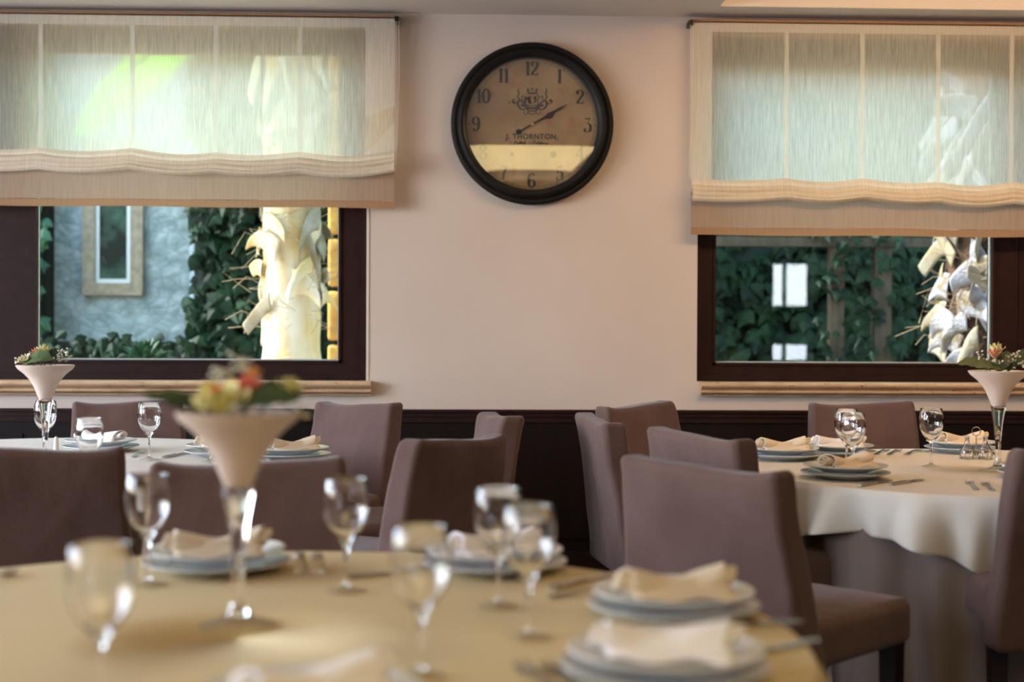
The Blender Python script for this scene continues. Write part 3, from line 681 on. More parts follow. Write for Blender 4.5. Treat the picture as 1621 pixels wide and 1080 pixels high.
# ------------------------------------------------------------------ plates and napkins
def make_plate(name, r, mat, cat, grp):
    root = empty(name, label='x', cat=cat, group=grp)
    MB().lathe([(0, 0), (r*.55, 0), (r*.60, .003), (r*.80, .012), (r*.98, .0185), (r, .0205), (r*.99, .0225), (r*.80, .0165), (r*.66, .010), (r*.60, .0055), (0, .0055)], 64).build('plate_body', mat, root, merge=True)
    return root
p0 = make_plate('dinner_plate', .132, M['porcelain'], 'plate', 'upper white plates'); pf = [True]
q0 = make_plate('charger_plate', .140, M['porcelain_shade'], 'plate', 'lower plates'); qf = [True]
def make_napkin(mat, seed):
    rs = random.Random(seed); root = empty('rolled_napkin', label='x', cat='napkin', group='rolled napkins'); nu, nv = 34, 90; pts = []
    L = .205; a1, a2 = rs.uniform(0, 6), rs.uniform(0, 6)
    for i in range(nu+1):
        t = i/nu; fat = .90+.12*math.cos(2*PI*t+.5)+.04*math.sin(7*t+a1); row = []
        for j in range(nv+1):
            s = j/nv; th = s*2*PI*2.7+PI*.15+.35*math.sin(3*t+a1); r = (.004+.024*s)*fat+.0018*noise.noise(Vector((t*5+seed, th*1.1, s*3)))
            x = (t-.5)*(L-.035*s*(1+.6*math.sin(th*.5)))+.006*math.sin(th)
            y = r*math.cos(th)*1.45+.008*math.sin(3*t+a2); z = r*math.sin(th)*.80
            row.append((x, y, max(z+.024*fat, .002+.0006*(1-s))+.010*abs(t-.5)+.16*max(0, abs(x)-.072)))
        pts.append(row)
    o = MB().grid(pts).build('napkin_cloth', mat, root, fix=False); so = o.modifiers.new('t', 'SOLIDIFY'); so.thickness = .003; so.offset = 0
    pts = []       # loose folded flap lying over the roll's foot
    for i in range(13):
        t = i/12; pts.append([((t-.5)*L*.8+.01*k/8, -.020-.038*k/8+.004*math.sin(t*9+k), .030-.026*(k/8)**.6+.003*math.sin(t*11+k*.9)+.004) for k in range(9)])
    o = MB().grid(pts).build('napkin_flap', mat, root, fix=False); so = o.modifiers.new('t', 'SOLIDIFY'); so.thickness = .003; so.offset = 0
    return root
n0 = make_napkin(M['napkin_cream'], 1); nf = [True]; n1_ = make_napkin(M['napkin_white'], 5); nf1 = [True]
TABLE_NAMES = {1: 'nearest table', 2: 'right table', 3: 'left table'}
#   px, py of the middle of the stack's foot, napkin direction in the photo plane (dx, dy away), white?, description
SET = [(343, 903, 1, .15, 0, 'right behind the nearest vase stem'),
       (783, 903, 1, .35, 1, 'behind the nearest overlapping wine glasses'),
       (1066, 974, 1, .12, 0, 'before the largest mauve chair'),
       (1053, 1074, 1, -.12, 1, 'lowest and largest in the picture'),
       (492, 1150, 1, .6, 1, 'cut by the bottom edge of the picture'),
       (1338, 757, 1, .5, 0, 'before the paired glasses, right table'),
       (1326, 722, 1, -.1, 1, 'behind the paired glasses, right table'),
       (1238, 727, 1, .1, 0, 'at the far left of the right table'),
       (1522, 716, 1, .1, 0, 'behind the cruets, right table'),
       (1652, 757, 1, .3, 0, 'cut by the right edge of the picture'),
       (160, 714, 1, -.4, 1, 'at the left of the left table'),
       (353, 722, 1, .2, 0, 'mostly hidden by the nearest vase, left table'),
       (462, 727, 1, .45, 0, 'before the lavender-lit chair')]
for px, py, dx, dy, wh, ds in SET:
    p = on_z(px, py, ZT)
    dv = rh*dx+fh*dy; rz = math.atan2(dv.y, dv.x)
    place(q0, qf, Vector((p.x, p.y, ZT)), 0, 'lower plate of the stack '+ds); place(p0, pf, Vector((p.x, p.y, ZT+.0215)), 0, 'upper white plate '+ds)
    loc = Vector((p.x, p.y, ZT+.0215+.0075))
    if wh: place(n1_, nf1, loc, rz, 'white rolled napkin on plates '+ds)
    else: place(n0, nf, loc, rz, 'cream rolled napkin on plates '+ds)

# ------------------------------------------------------------------ cutlery
def strip(mb, sects, th=.0022):
    """sects: (x, halfwidth, z, y offset)"""
    rings = [[(x, y-w_, z), (x, y+w_, z), (x, y+w_, z+th), (x, y-w_, z+th)] for x, w_, z, y in sects]
    b = len(mb.v); mb.grid(rings, closed_v=True); mb.f.append((b, b+1, b+2, b+3)); e_ = b+4*(len(rings)-1); mb.f.append((e_, e_+1, e_+2, e_+3))
def make_fork():
    root = empty('fork', label='x', cat='fork', group='table forks'); mb = MB()
    strip(mb, [(-.10, .004, .001, 0), (-.097, .009, .001, 0), (-.06, .008, .003, 0), (0, .0035, .008, 0), (.03, .003, .009, 0), (.04, .008, .006, 0), (.05, .0125, .004, 0), (.058, .0130, .003, 0)])
    mb.build('handle', M['steel'], root, False)
    for k in range(4):
        y = -.0108+.0072*k; t = MB(); strip(t, [(.056, .0024, .003, y), (.075, .0021, .0035, y), (.098, .0010, .007, y)]); t.build('tine', M['steel'], root, False)
    return root
def make_knife():
    root = empty('table_knife', label='x', cat='knife', group='table knives')
    mb = MB(); strip(mb, [(-.11, .006, .001, 0), (-.105, .0095, .001, 0), (-.05, .0085, .001, 0), (0, .0065, .0015, 0)], .006); mb.build('handle', M['steel'], root, False)
    mb = MB(); strip(mb, [(0, .006, .0025, 0), (.02, .0095, .0025, .001), (.08, .0105, .0025, .001), (.10, .007, .0025, -.001), (.112, .001, .0025, -.004)], .0015); mb.build('blade', M['steel'], root, False)
    return root
k0, f0 = make_knife(), make_fork(); kf, ff = [True], [True]
def cut(kind, ax, ay, bx_, by_, label):
    a, b = on_z(ax, ay, ZT), on_z(bx_, by_, ZT); d = (b-a).normalized(); mdl = (a+b)/2; mdl.z = ZT; rz = math.atan2(d.y, d.x)
    if kind == 'k': place(k0, kf, mdl, rz, label)
    else: place(f0, ff, mdl, rz, label)
cut('k', 565, 915, 700, 901, 'knife beside the wine glass right of the nearest vase')
cut('f', -70, 940, 28, 906, 'fork at the left edge of the nearest table')
cut('f', 905, 1120, 815, 1050, 'left fork of the pair at the bottom of the picture')
cut('f', 945, 1118, 858, 1050, 'right fork of the pair at the bottom of the picture')
cut('k', 862, 938, 985, 906, 'knife just left of the plates in front of the largest mauve chair')
cut('f', 880, 946, 1005, 932, 'fork just left of the plates in front of the largest mauve chair')
cut('k', 1105, 992, 1232, 988, 'knife between the two plate stacks at the right of the nearest table')
cut('k', 1180, 1040, 1262, 1022, 'knife at the right edge of the nearest table')
cut('k', 1350, 773, 1420, 760, 'left knife in front of the paired glasses on the right table')
cut('k', 1395, 771, 1474, 758, 'right knife in front of the paired glasses on the right table')
cut('f', 1556, 786, 1524, 756, 'left fork of the pair near the right chair')
cut('f', 1583, 788, 1548, 757, 'right fork of the pair near the right chair')
cut('f', 1378, 723, 1412, 711, 'left fork of the pair behind the paired glasses')
cut('f', 1398, 724, 1432, 711, 'right fork of the pair behind the paired glasses')
cut('f', 1428, 722, 1462, 713, 'fork left of the lone wine glass on the right table')
cut('f', 206, 728, 230, 714, 'fork beside the wine glass on the left table')
cut('k', 252, 727, 305, 716, 'knife right of the wine glass on the left table')

# ------------------------------------------------------------------ vases with flowers
def make_vase():
    root = empty('flower_vase', label='x', cat='vase', group='tall flared vases')
    H = .333; k = .0012
    cone = [(.098, H), (.090, H-.012), (.070, H-.028), (.052, H-.048), (.040, H-.068), (.030, H-.092), (.022, H-.112)]
    ins = [(r-.004, z+.002) for r, z in reversed(cone)]
    cone = cone+[(.018, H-.116)]
    MB().lathe(cone+[(0, H-.116)], 48).lathe([(0, H-.108)]+[(.016, H-.108)]+ins+[(.098, H)], 48).build('flared_bowl', M['frosted_pink'], root, merge=True)
    MB().lathe([(0, H-.117), (.024, H-.114), (.0245, H-.119), (.021, H-.14), (.0165, H-.165), (.012, H-.20), (.0095, H-.24), (.009, H-.285), (.011, .032), (.018, .018), (0, .018)], 48).build('clear_stem', M['glass'], root, merge=True)
    MB().lathe([(.018, .018), (.034, .009), (.058, .004), (.061, .0015)], 48).build('foot', M['thin_glass'], root)
    return root
v0 = make_vase(); vf = [True]
def petal_rose(mb, c, r, tilt, rs, layers=4):
    """layered cupped petals"""
    c = Vector(c); ax = Vector(tilt).normalized(); a = ax.cross(Vector((.3, 1, .1))).normalized(); b = ax.cross(a)
    for L in range(layers):
        npet = 3+L; rad = r*(.28+.72*L/(layers-1)); op = .15+.55*L/(layers-1)
        for k in range(npet):
            th = 2*PI*k/npet+L*.9; pts = []
            for i in range(6):
                t = i/5; row = []
                for j in range(7):
                    s = (j/6-.5)*2*(PI/npet*1.35); q = math.sin(PI*(.12+.80*t)); rr = rad*(.35+.65*math.sin(t*PI*.5))*(1+op*.35*t*t)
                    hgt = r*(-.55+1.35*t*(1-op*.45)-.25*(abs(j-3)/3)**2*t)
                    d = a*math.cos(th+s*q)+b*math.sin(th+s*q); row.append(c+d*rr+ax*hgt)
                pts.append(row)
            mb.grid(pts)
def leafblade(mb, base, tip, wid, sag=.0, n=10, cup=.2, roll=0):
    base, tip = Vector(base), Vector(tip); d = tip-base; side = d.cross(Vector((0, 0, 1))).normalized(); side = (side*math.cos(roll)+Vector((0, 0, 1))*math.sin(roll)); pts = []
    for i in range(n+1):
        t = i/n; c = base+d*t+Vector((0, 0, sag*4*t*(1-t))); wv = wid*math.sin(PI*min(1, t*.93+.05))**.8*(1-.25*t)
        pts.append([c+side*wv*s+Vector((0, 0, cup*wv*abs(s)))+Vector((0, 0, .002*math.sin(i*2+s))) for s in (-1, -.5, 0, .5, 1)])
    mb.grid(pts)
def bouquet(loc, spec, label, seed):
    rs = random.Random(seed); root = empty('flower_arrangement', loc, math.atan2(rh.y, rh.x), label=label, cat='flowers', group='flower arrangements in the vases')
    tags = {'rose_yellow': 'pale yellow rose', 'rose_pink': 'coral pink rosebud', 'bud_peach': 'peach rosebud', 'rose_ivory': 'ivory rose', 'rose_orange': 'orange flower heart'}
    for kind, a in spec:
        if kind == 'rose':
            mat, c, r, tilt = a; mb = MB(); petal_rose(mb, c, r, tilt, rs); o = mb.build('rose', M[mat], root, fix=False); o['label'] = tags[mat]
            MB().tube([Vector(c)+Vector(tilt).normalized()*(-r*.5), (c[0]*.5, c[1]*.5, .0), (c[0]*.15, c[1]*.15, -.055)], .0022, 6).build('stem', M['stem_green'], o)
        elif kind == 'bud':
            mat, c, r, tilt = a; mb = MB(); petal_rose(mb, c, r, tilt, rs, 3); ax = Vector(tilt).normalized()
            mb.xf(lambda v: v+ax*((v-Vector(c)).dot(ax)*.5)); o = mb.build('rosebud', M[mat], root, fix=False); o['label'] = tags[mat]
            MB().tube([Vector(c)-ax*r*.7, (c[0]*.5, c[1]*.5, .01), (c[0]*.15, c[1]*.15, -.055)], .0022, 6).build('stem', M['stem_green'], o)
        elif kind == 'heart':
            mat, c, r, tilt = a; mb = MB(); petal_rose(mb, c, r, tilt, rs, 3); mb.build('rose_heart', M[mat], root, fix=False)
        elif kind == 'leaf':
            mat, b, t, w_, sag = a; mb = MB(); leafblade(mb, b, t, w_, sag, roll=(.8 if b[1] <= 0 else .5)*(-1 if t[0] < b[0] else 1)*(-1)); mb.build('leaf', M[mat], root, fix=False)
        elif kind == 'sprig':
            b, t, nb = a; mb = MB(); st = MB(); b, t = Vector(b), Vector(t); st.tube([b, (b+t)/2+Vector((0, 0, .004)), t], .0009, 5)
            for i in range(nb):
                q = b+(t-b)*rs.uniform(.45, 1); p = q+Vector((rs.uniform(-1, 1), rs.uniform(-1, 1), rs.uniform(-.3, 1)))*.017; st.tube([q, p], .0006, 4)
                for _ in range(3): mb.sphere(p+Vector((rs.uniform(-1, 1), rs.uniform(-1, 1), rs.uniform(-1, 1)))*.0022, rs.uniform(.0022, .0036), .8, 7, 4)
            o = st.build('sprig', M['stem_green'], root, fix=False); mb.build('blossom', M['sprig_white'], o, fix=False)
    return root
def vase_at(px, rimy, lab):
    d = F*(CAMZ-TZ-.333)/(rimy-520); p = cw((px-810.5)/F*d, d); p.z = ZT; place(v0, vf, p, 0, lab); return Vector((p.x, p.y, ZT+.333))
dd = 2.215
pv = cw((378-810.5)/F*dd, dd); pv.z = ZT; place(v0, vf, pv, 0, 'large near vase standing in the middle of the nearest table')
bouquet(pv+Vector((0, 0, .333)), [('rose', ('rose_yellow', (-.018, -.045, .024), .036, (0, -.5, 1))), ('heart', ('rose_orange', (-.020, -.072, .040), .009, (0, -.8, 1))),
    ('bud', ('rose_pink', (.016, -.01, .044), .018, (.1, -.1, 1))), ('bud', ('rose_yellow', (.078, .01, .040), .018, (.3, 0, 1))), ('bud', ('rose_orange', (.020, .012, .062), .012, (0, .1, 1))),
    ('leaf', ('leaf_green', (-.03, -.01, .006), (-.142, -.02, .030), .020, .0)), ('leaf', ('leaf_dark', (-.02, -.03, .010), (-.10, -.05, .018), .018, .004)),
    ('leaf', ('leaf_green', (.008, -.05, .014), (.104, -.05, .022), .024, .008)), ('leaf', ('leaf_dark', (.01, -.02, .018), (.10, .0, .028), .024, .010)), ('leaf', ('leaf_dark', (.03, .04, .01), (.09, .06, .028), .026, .01)), ('leaf', ('leaf_green', (-.02, .04, .01), (-.08, .07, .02), .026, .01)),
    ('sprig', ((-.02, 0, 0), (-.030, .01, .064), 12)), ('sprig', ((-.01, 0, 0), (-.010, .02, .078), 14)), ('sprig', ((-.03, 0, 0), (-.045, .02, .055), 9)), ('sprig', ((.05, 0, 0), (.115, .0, .0), 10)), ('sprig', ((.03, .02, 0), (-.002, .03, .072), 10))],
    'near bouquet of a yellow rose, coral bud and broad leaves', 1)
t1 = vase_at(72, 583.5, 'far left vase on the left table, its stem above the cut-off chair')
bouquet(t1, [('rose', ('rose_ivory', (-.060, -.03, .022), .026, (-.3, -.3, 1))), ('bud', ('bud_peach', (-.032, 0, .045), .017, (-.2, 0, 1))), ('bud', ('rose_yellow', (-.006, .0, .055), .019, (.1, 0, 1))), ('leaf', ('leaf_green', (-.06, -.05, .005), (.05, -.07, .02), .034, .016)),
    ('leaf', ('leaf_dark', (0, 0, .01), (.06, .02, .03), .03, .015)), ('leaf', ('leaf_green', (0, .03, .01), (-.08, .05, .02), .03, .01)), ('sprig', ((.02, 0, 0), (.065, 0, .05), 12)), ('sprig', ((.02, -.02, 0), (.085, -.02, .035), 14)), ('sprig', ((.03, 0, 0), (.075, 0, .02), 10)), ('sprig', ((-.05, 0, 0), (-.10, -.02, .012), 8))],
    'far left bouquet with ivory rose, peach bud and white sprigs', 2)
t2 = vase_at(1581, 585.5, 'vase on the right table at the right edge of the picture')
bouquet(t2, [('bud', ('bud_peach', (-.020, -.02, .060), .019, (-.1, -.1, 1))), ('bud', ('rose_yellow', (.0, .02, .075), .022, (.1, 0, 1))), ('leaf', ('leaf_green', (-.05, -.04, .006), (-.150, -.05, .024), .026, .012)), ('leaf', ('leaf_green', (-.01, -.05, .006), (-.10, -.07, .014), .026, .012)),
    ('leaf', ('leaf_dark', (0, -.02, 0), (.015, -.03, .07), .022, 0)), ('leaf', ('leaf_dark', (.03, 0, 0), (.11, .0, .06), .03, .015)), ('leaf', ('leaf_dark', (.0, .0, 0), (.06, .03, .055), .03, .01)), ('leaf', ('leaf_dark', (-.02, .02, 0), (-.08, .04, .04), .028, .01)), ('sprig', ((.02, -.02, 0), (.045, -.03, .055), 14)), ('sprig', ((-.02, -.03, 0), (-.045, -.04, .03), 14)), ('sprig', ((.0, -.03, 0), (-.02, -.05, .03), 12)), ('sprig', ((-.04, 0, 0), (-.06, 0, .05), 9)), ('sprig', ((.03, 0, 0), (.08, -.02, .03), 12))],
    'right bouquet with peach and yellow buds over dark leaves', 3)

# ------------------------------------------------------------------ small table things
def shaker(px, py, glassy, label, h=.052, r=.014):
    p = on_z(px, py, ZT); root = empty('salt_shaker', p, label=label, cat='shaker', group='salt and pepper shakers')
    if glassy:
        MB().lathe([(0, 0), (r, 0), (r*1.05, .004), (r*.9, .010), (r*1.05, .016), (r*.9, .022), (r*.8, .026), (0, .026)], 14).build('shaker_body', M['glass'], root, merge=True)
        MB().lathe([(r*.85, .026), (r*.85, .031), (r*.5, .035), (0, .036)], 14).build('shaker_cap', M['steel'], root, merge=True)
    else:
        MB().lathe([(0, 0), (r, 0), (r, .003), (r*.8, h*.6), (r*.72, h*.9), (r*.5, h), (0, h)], 20).build('shaker_body', M['salt_white'], root, merge=True)
        MB().lathe([(r*.5, h), (r*.4, h+.003), (0, h+.004)], 12).build('shaker_cap', M['steel'], root, merge=True)
shaker(474, 904, True, 'left one of two tiny cut-glass shakers on the nearest table'); shaker(502, 905, True, 'right one of two tiny cut-glass shakers on the nearest table')
shaker(89, 716, False, 'tall white shaker beside the far left vase', .055, .011)
p = on_z(1545, 727, ZT); root = empty('cruet_stand', p, label='wire cruet stand with looped handle on the right table', cat='cruet stand')
mb = MB()
for q in (-.033, .033):
    mb.tube([Vector((q+.026*math.cos(2*PI*k/20), .026*math.sin(2*PI*k/20), .035)) for k in range(21)], .0016, 6, False); mb.tube([Vector((q+.026*math.cos(2*PI*k/20), .026*math.sin(2*PI*k/20), .004)) for k in range(21)], .0016, 6, False)
    for k in (0, 5, 10, 15): a = 2*PI*k/20; mb.tube([(q+.026*math.cos(a), .026*math.sin(a), 0), (q+.026*math.cos(a), .026*math.sin(a), .035)], .0014, 6)
mb.build('wire_rack', M['steel'], root)
MB().tube([(0, 0, .003), (0, 0, .085)]+[(.016*math.sin(a_), 0, .101-.016*math.cos(a_)) for a_ in [i*PI/8 for i in range(17)]], .0018, 6).build('loop_handle', M['steel'], root)
for q, lab in ((-.033, 'left glass cruet in the wire stand'), (.033, 'right glass cruet in the wire stand')):
    o = MB().lathe([(0, .0035), (.020, .0035), (.0225, .012), (.0215, .035), (.010, .055), (.0075, .065), (.0095, .070), (.0085, .0705), (.006, .065), (.0085, .055), (.019, .035), (.020, .012), (.018, .007), (0, .007)], 28).build('glass_cruet', M['glass'], None, merge=True)
    o.location = p+rh*q; tag(o, lab, 'cruet', 'glass cruets')
    # rests in the rack
    st = MB().sphere((0, 0, .078), .0085, 1.1, 14, 8).tube([(0, 0, .066), (0, 0, .074)], .0052, 10).build('stopper', M['glass'], o, merge=True)

# ------------------------------------------------------------------ garden outside the windows
tag(MB().box((-14, WY+T, -.30), (14, 22, -.14)).build('garden_ground', M['garden_earth'], None, False), kind='structure')
def rubble_house():
    y = 10.6; x0, x1 = on_y(62, 450, y).x-.0, on_y(300, 450, y).x; xl = x0-2.6
    root = empty('stone_wall', ((xl+x1)/2, y, -.14), label='pale rubble stone wall seen through the left window', cat='wall'); rel = lambda mb: mb.xf(lambda v: v-root.location)
    rel(MB().box((xl, y, -.14), (x1, y+.5, 3.9))).build('masonry', M['rubble_wall'], root, False)
    a, b = on_y(133, 320, y), on_y(228, 468, y); x0_, x1_, z0_ = a.x, b.x, b.z; z1_ = z0_+1.15
    fr = MB(); frame_bars(fr, x0_, z0_, x1_, z1_, .09, y-.05, y); rel(fr).build('casing', M['mirror_frame'], root, False)
    fr = MB(); frame_bars(fr, x0_+.09, z0_+.09, x1_-.09, z1_-.09, .03, y-.03, y); rel(fr).build('inner_frame', M['pale_frame'], root, False)
    rel(MB().box((x0_+.12, y-.012, z0_+.12), (x1_-.12, y-.002, z1_-.12))).build('dark_pane', M['house_pane_reflection'], root, False)
rubble_house()
def leaf_mass(mb, rs, region, count, size, jitter=.12):
    for _ in range(count):
        c, nrm = region(rs); nrm = (nrm+Vector((rs.uniform(-.6, .6), rs.uniform(-.4, .4), rs.uniform(-.3, .8)))).normalized()
        a = nrm.cross(Vector((0, 0, 1)));  a = a.normalized() if a.length > 1e-3 else Vector((1, 0, 0)); b = nrm.cross(a); rot = rs.uniform(-.9, .9)
        a, b = a*math.cos(rot)+b*math.sin(rot), b*math.cos(rot)-a*math.sin(rot); s = size*rs.uniform(.6, 1.25)
        o = [(0, -1), (.55, -.75), (1, -.05), (.45, .15), (0, 1), (-.45, .15), (-1, -.05), (-.55, -.75)]
        k = len(mb.v); mb.v += [c+nrm*(s*.18)]+[c+(a*p*s*.9+b*q*s)-nrm*(abs(p)*s*.22) for p, q in o]; mb.f += [(k, k+1+i, k+1+(i+1) % 8) for i in range(8)]
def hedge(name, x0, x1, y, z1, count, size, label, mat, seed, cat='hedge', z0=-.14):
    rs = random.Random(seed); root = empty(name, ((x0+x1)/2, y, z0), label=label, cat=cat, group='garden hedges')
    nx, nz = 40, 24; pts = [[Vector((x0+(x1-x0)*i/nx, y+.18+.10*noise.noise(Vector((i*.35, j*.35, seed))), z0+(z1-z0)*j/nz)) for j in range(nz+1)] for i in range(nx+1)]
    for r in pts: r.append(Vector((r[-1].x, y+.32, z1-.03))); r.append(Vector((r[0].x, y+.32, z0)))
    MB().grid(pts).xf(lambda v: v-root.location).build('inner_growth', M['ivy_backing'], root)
    def reg(rs):
        x, z = rs.uniform(x0, x1), z0+(z1-z0)*rs.random()**.9; dep = .16*noise.noise(Vector((x*1.6, z*1.6, seed)))
        return Vector((x, y+.08+dep+rs.uniform(-.06, .06), z+.05*rs.random())), Vector((0, -1, .15))
    mb = MB(); leaf_mass(mb, rs, reg, count, size); o = mb.xf(lambda v: v-root.location).build('foliage', M[mat], root, False, fix=False); o['kind'] = 'stuff'
    return root
Hy = 10.1
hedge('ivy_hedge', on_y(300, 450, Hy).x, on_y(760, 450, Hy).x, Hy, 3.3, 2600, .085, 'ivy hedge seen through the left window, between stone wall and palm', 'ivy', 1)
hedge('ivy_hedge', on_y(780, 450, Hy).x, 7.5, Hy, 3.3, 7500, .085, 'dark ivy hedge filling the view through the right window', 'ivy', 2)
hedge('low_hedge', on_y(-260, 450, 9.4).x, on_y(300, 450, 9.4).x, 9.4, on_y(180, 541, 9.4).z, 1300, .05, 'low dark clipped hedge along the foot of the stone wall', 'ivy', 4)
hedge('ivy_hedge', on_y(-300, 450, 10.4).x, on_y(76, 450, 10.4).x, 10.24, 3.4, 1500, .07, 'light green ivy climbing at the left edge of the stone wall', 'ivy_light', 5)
# small bush
rs = random.Random(3); p = on_y(228, 552, 9.2)
root = empty('small_bush', (p.x, 9.2, -.14), label='small spiky bush before the stone wall, above the low hedge', cat='bush'); mb = MB()
for i in range(90):
    a, e_ = rs.uniform(0, 2*PI), rs.uniform(.2, 1.5); L = rs.uniform(.16, .26); b0 = Vector((0, 0, p.z-.12+.14)); d = Vector((math.cos(a)*math.cos(e_), math.sin(a)*math.cos(e_), math.sin(e_)*.8)); leafblade(mb, b0, b0+d*L, .018, .02, 5)
mb.build('foliage', M['ivy_light'], root, fix=False); MB().tube([(0, 0, 0), (0, 0, p.z+.05)], .02, 8).build('stem', M['trellis_wood'], root)
# pergola in front of the right hedge
def pergola():
    y = 9.5; root = empty('garden_trellis', (on_y(1350, 500, y).x, y, -.14), label='brown wooden trellis posts and beam before the ivy, right window', cat='trellis'); rel = lambda mb: mb.xf(lambda v: v-root.location)
    zb = on_y(1350, 391, y).z; zt2 = on_y(1350, 377, y).z
    for px, hw in ((1323, .045), (1395, .055), (1745, .055)):
        x = on_y(px, 480, y).x; rel(MB().box((x-hw, y-.05, -.14), (x+hw, y+.05, zb))).build('post', M['trellis_wood'], root, False)
    rs = random.Random(12); xs_ = [on_y(px, 480, y).x for px in (1323, 1395, 1745)]
    def reg(rs): return Vector((rs.choice(xs_)+rs.gauss(0, .12), y-.09+rs.uniform(-.03, .03), rs.uniform(-.1, 2.1))), Vector((0, -1, .2))
    mb = MB(); leaf_mass(mb, rs, reg, 330, .055); o = rel(mb).build('climbing_leaves', M['ivy'], root, False, fix=False); o['kind'] = 'stuff'
    rel(MB().box((on_y(1105, 480, y).x, y-.06, zb), (on_y(1900, 480, y).x, y+.06, zt2))).build('beam', M['trellis_wood'], root, False)
pergola()
# added ochre blocks standing in for a warm reflection in the left pane
def warm_reflection():
    y = 9.1; x0, x1 = on_y(519, 450, y).x, on_y(560, 450, y).x; root = empty('reflection_blocks', ((x0+x1)/2, y, -.14), label='ochre blocks added for a warm reflection at the right edge of the left window', cat='warm_reflection'); z = -.14; i = 0
    rs = random.Random(2)
    core = MB().box((x0+.03, y+.03, -.14), (x1-.03, y+.22, 3.0)).xf(lambda v: v-root.location).build('core', M['ivy_backing'], root, False)
    while z < 2.9:
        h = rs.uniform(.26, .36); b = rbox(x1-x0, .26, h-.03, .02, 2, 3); c = Vector(((x0+x1)/2, y+.12, z+h/2)); b.xf(lambda v: v+c-root.location).build('reflection_block', M['ochre_block'], root, merge=True); z += h
warm_reflection()
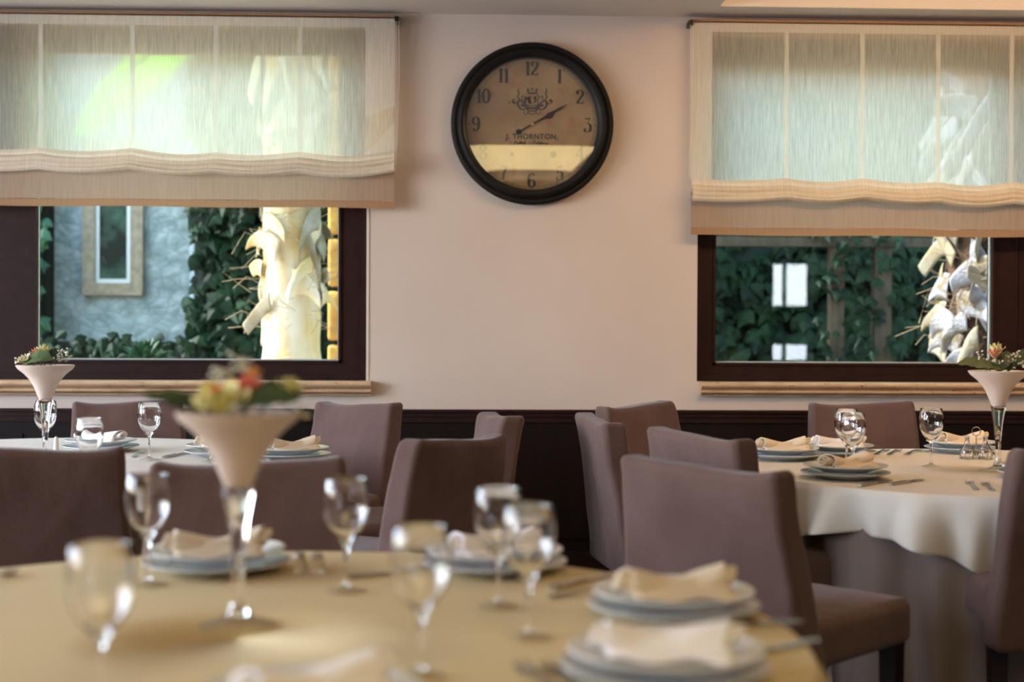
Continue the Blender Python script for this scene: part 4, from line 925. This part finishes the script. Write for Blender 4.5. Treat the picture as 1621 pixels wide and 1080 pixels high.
# palms
def boot(rad, a0, z0, dirn, span, L, wid, slope, curl, flare, rs):
    """cut palm leaf base: broad strap wrapped round the trunk, its cut end standing off"""
    mb = MB(); n = 14; pts = []; tw = rs.uniform(-.7, .7)
    for i in range(n+1):
        t = i/n; a = a0+dirn*span*t*(1-.35*t); r = rad*(1.02+flare*t*t); z = z0+L*(slope*t-curl*t*t)
        out = Vector((math.cos(a), math.sin(a), 0)); tn = Vector((-out.y, out.x, 0))*dirn; c = out*r+Vector((0, 0, z))
        wv = wid*(1.15-.40*t); nd = (Vector((0, 0, 1))*math.cos(tw*t)+out*math.sin(tw*t)-tn*.35*slope).normalized()
        pts.append([c+nd*(wv*q)+out*(.16*wv*(1-q*q)) for q in (-1, -.66, -.33, 0, .33, .66, 1)])
    mb.grid(pts); return mb
def palm(px, y, rad, seed, nb, label, zboot, mat_trunk, H=3.7, zmax=3.6, boots=('boot_pale', 'boot_tan'), fl=(.2, .75), spread=.75):
    rs = random.Random(seed); x = on_y(px, 450, y).x; root = empty('palm_tree', (x, y, -.14), label=label, cat='palm tree', group='palm trees outside')
    rings = []; n = 28
    for i in range(50):
        z = H*i/49; r = rad*(1.18-.25*min(1, z/1.2))*(1+.03*math.sin(z*24)); rings.append([(r*(1+.03*noise.noise(Vector((math.cos(2*PI*k/n), math.sin(2*PI*k/n), z*4))))*math.cos(2*PI*k/n), r*math.sin(2*PI*k/n), z) for k in range(n)])
    MB().grid(rings, closed_v=True).build('trunk', M[mat_trunk], root)
    for i in range(nb):
        z = zboot+.14+(zmax-zboot)*i/nb; a = -PI/2+(((i*2.399) % (2*PI))-PI)*spread; dirn = -1 if (rs.random() < .6) else 1
        if a < -PI*.8: dirn = -1
        mb = boot(rad, a, z, dirn, rs.uniform(.7, 1.3), rs.uniform(.18, .36), rs.uniform(.042, .072), rs.uniform(-.6, .9), rs.uniform(.1, 1.0), rs.uniform(*fl), rs)
        o = mb.build('leaf_base', M[boots[0] if rs.random() < .72 else boots[1]], root, fix=False); so = o.modifiers.new('t', 'SOLIDIFY'); so.thickness = .004
    mb = MB()
    for i in range(160):
        z = rs.uniform(zboot, zmax); a = rs.uniform(-PI, .2); out = Vector((math.cos(a), math.sin(a), 0)); b0 = out*rad*.95+Vector((0, 0, z)); L = rs.uniform(.08, .2)
        mb.tube([b0, b0+out*L*.7+Vector((rs.uniform(-.5, .5)*L, 0, rs.uniform(-.3, .5)*L)), b0+out*L+Vector((rs.uniform(-.9, .9)*L, 0, rs.uniform(-.9, .4)*L))], .0018, 4, False)
    o = mb.build('fibre', M['fiber'], root, fix=False); o['kind'] = 'stuff'
    return root
def frond(root, base, az, L, droop, seed, lift=.7):
    rs = random.Random(seed); mb = MB(); d = Vector((math.cos(az), math.sin(az), 0)); sd = Vector((-d.y, d.x, 0)); path = []
    for i in range(25): t = i/24; path.append(Vector(base)+d*(L*t)+Vector((0, 0, L*(lift*t-droop*t*t))))
    mb.tube(path, [.022*(1-.85*i/24) for i in range(25)], 6)
    for i in range(3, 25):
        t = i/24; ll = L*.42*math.sin(PI*(.12+.83*t))
        tan = (path[i]-path[i-1]).normalized()
        for sg in (-1, 1):
            for h in (0, .5):
                b = path[i-1].lerp(path[i], h); tip = b+(tan*.75+sd*sg*.8+Vector((0, 0, -.28)))*ll*rs.uniform(.85, 1.1); leafblade(mb, b, tip, .014, .02, 5, .5)
    mb.build('frond', M['frond_green'], root, fix=False)
PL = palm(462, 8.5, .185, 4, 64, 'pale palm trunk seen through the left window', 1.32, 'palm_white_ochre_glow', boots=('palm_white_ochre_glow', 'boot_tan'), fl=(.12, .5))
PR = palm(1548, 8.2, .20, 8, 98, 'palm trunk shaggy with curling cut leaf bases, right window', .75, 'trunk_brown', zmax=2.6, spread=.52)
PX = PL.location.x
frond(PL, (0, 0, 3.3), 3.05, 1.3, .72, 77, .1)
for i, (az, L, dr, lf) in enumerate([(3.7, 2.1, .8, .6), (.3, 2.0, .8, .6), (1.2, 2.0, .7, .7), (2.1, 2.0, .7, .7), (4.4, 1.6, .7, .9), (5.4, 1.6, .7, .9)]): frond(PL, (0, 0, 3.6), az, L, dr, i, lf)
for i, (az, L, dr, lf) in enumerate([(2.8, 2.0, .7, .8), (3.7, 1.9, .6, .9), (.3, 2.0, .7, .7), (1.2, 2.0, .7, .7), (2.1, 2.0, .7, .7), (5.4, 1.6, .6, .9)]): frond(PR, (0, 0, 3.6), az, L, dr, i+20, lf)
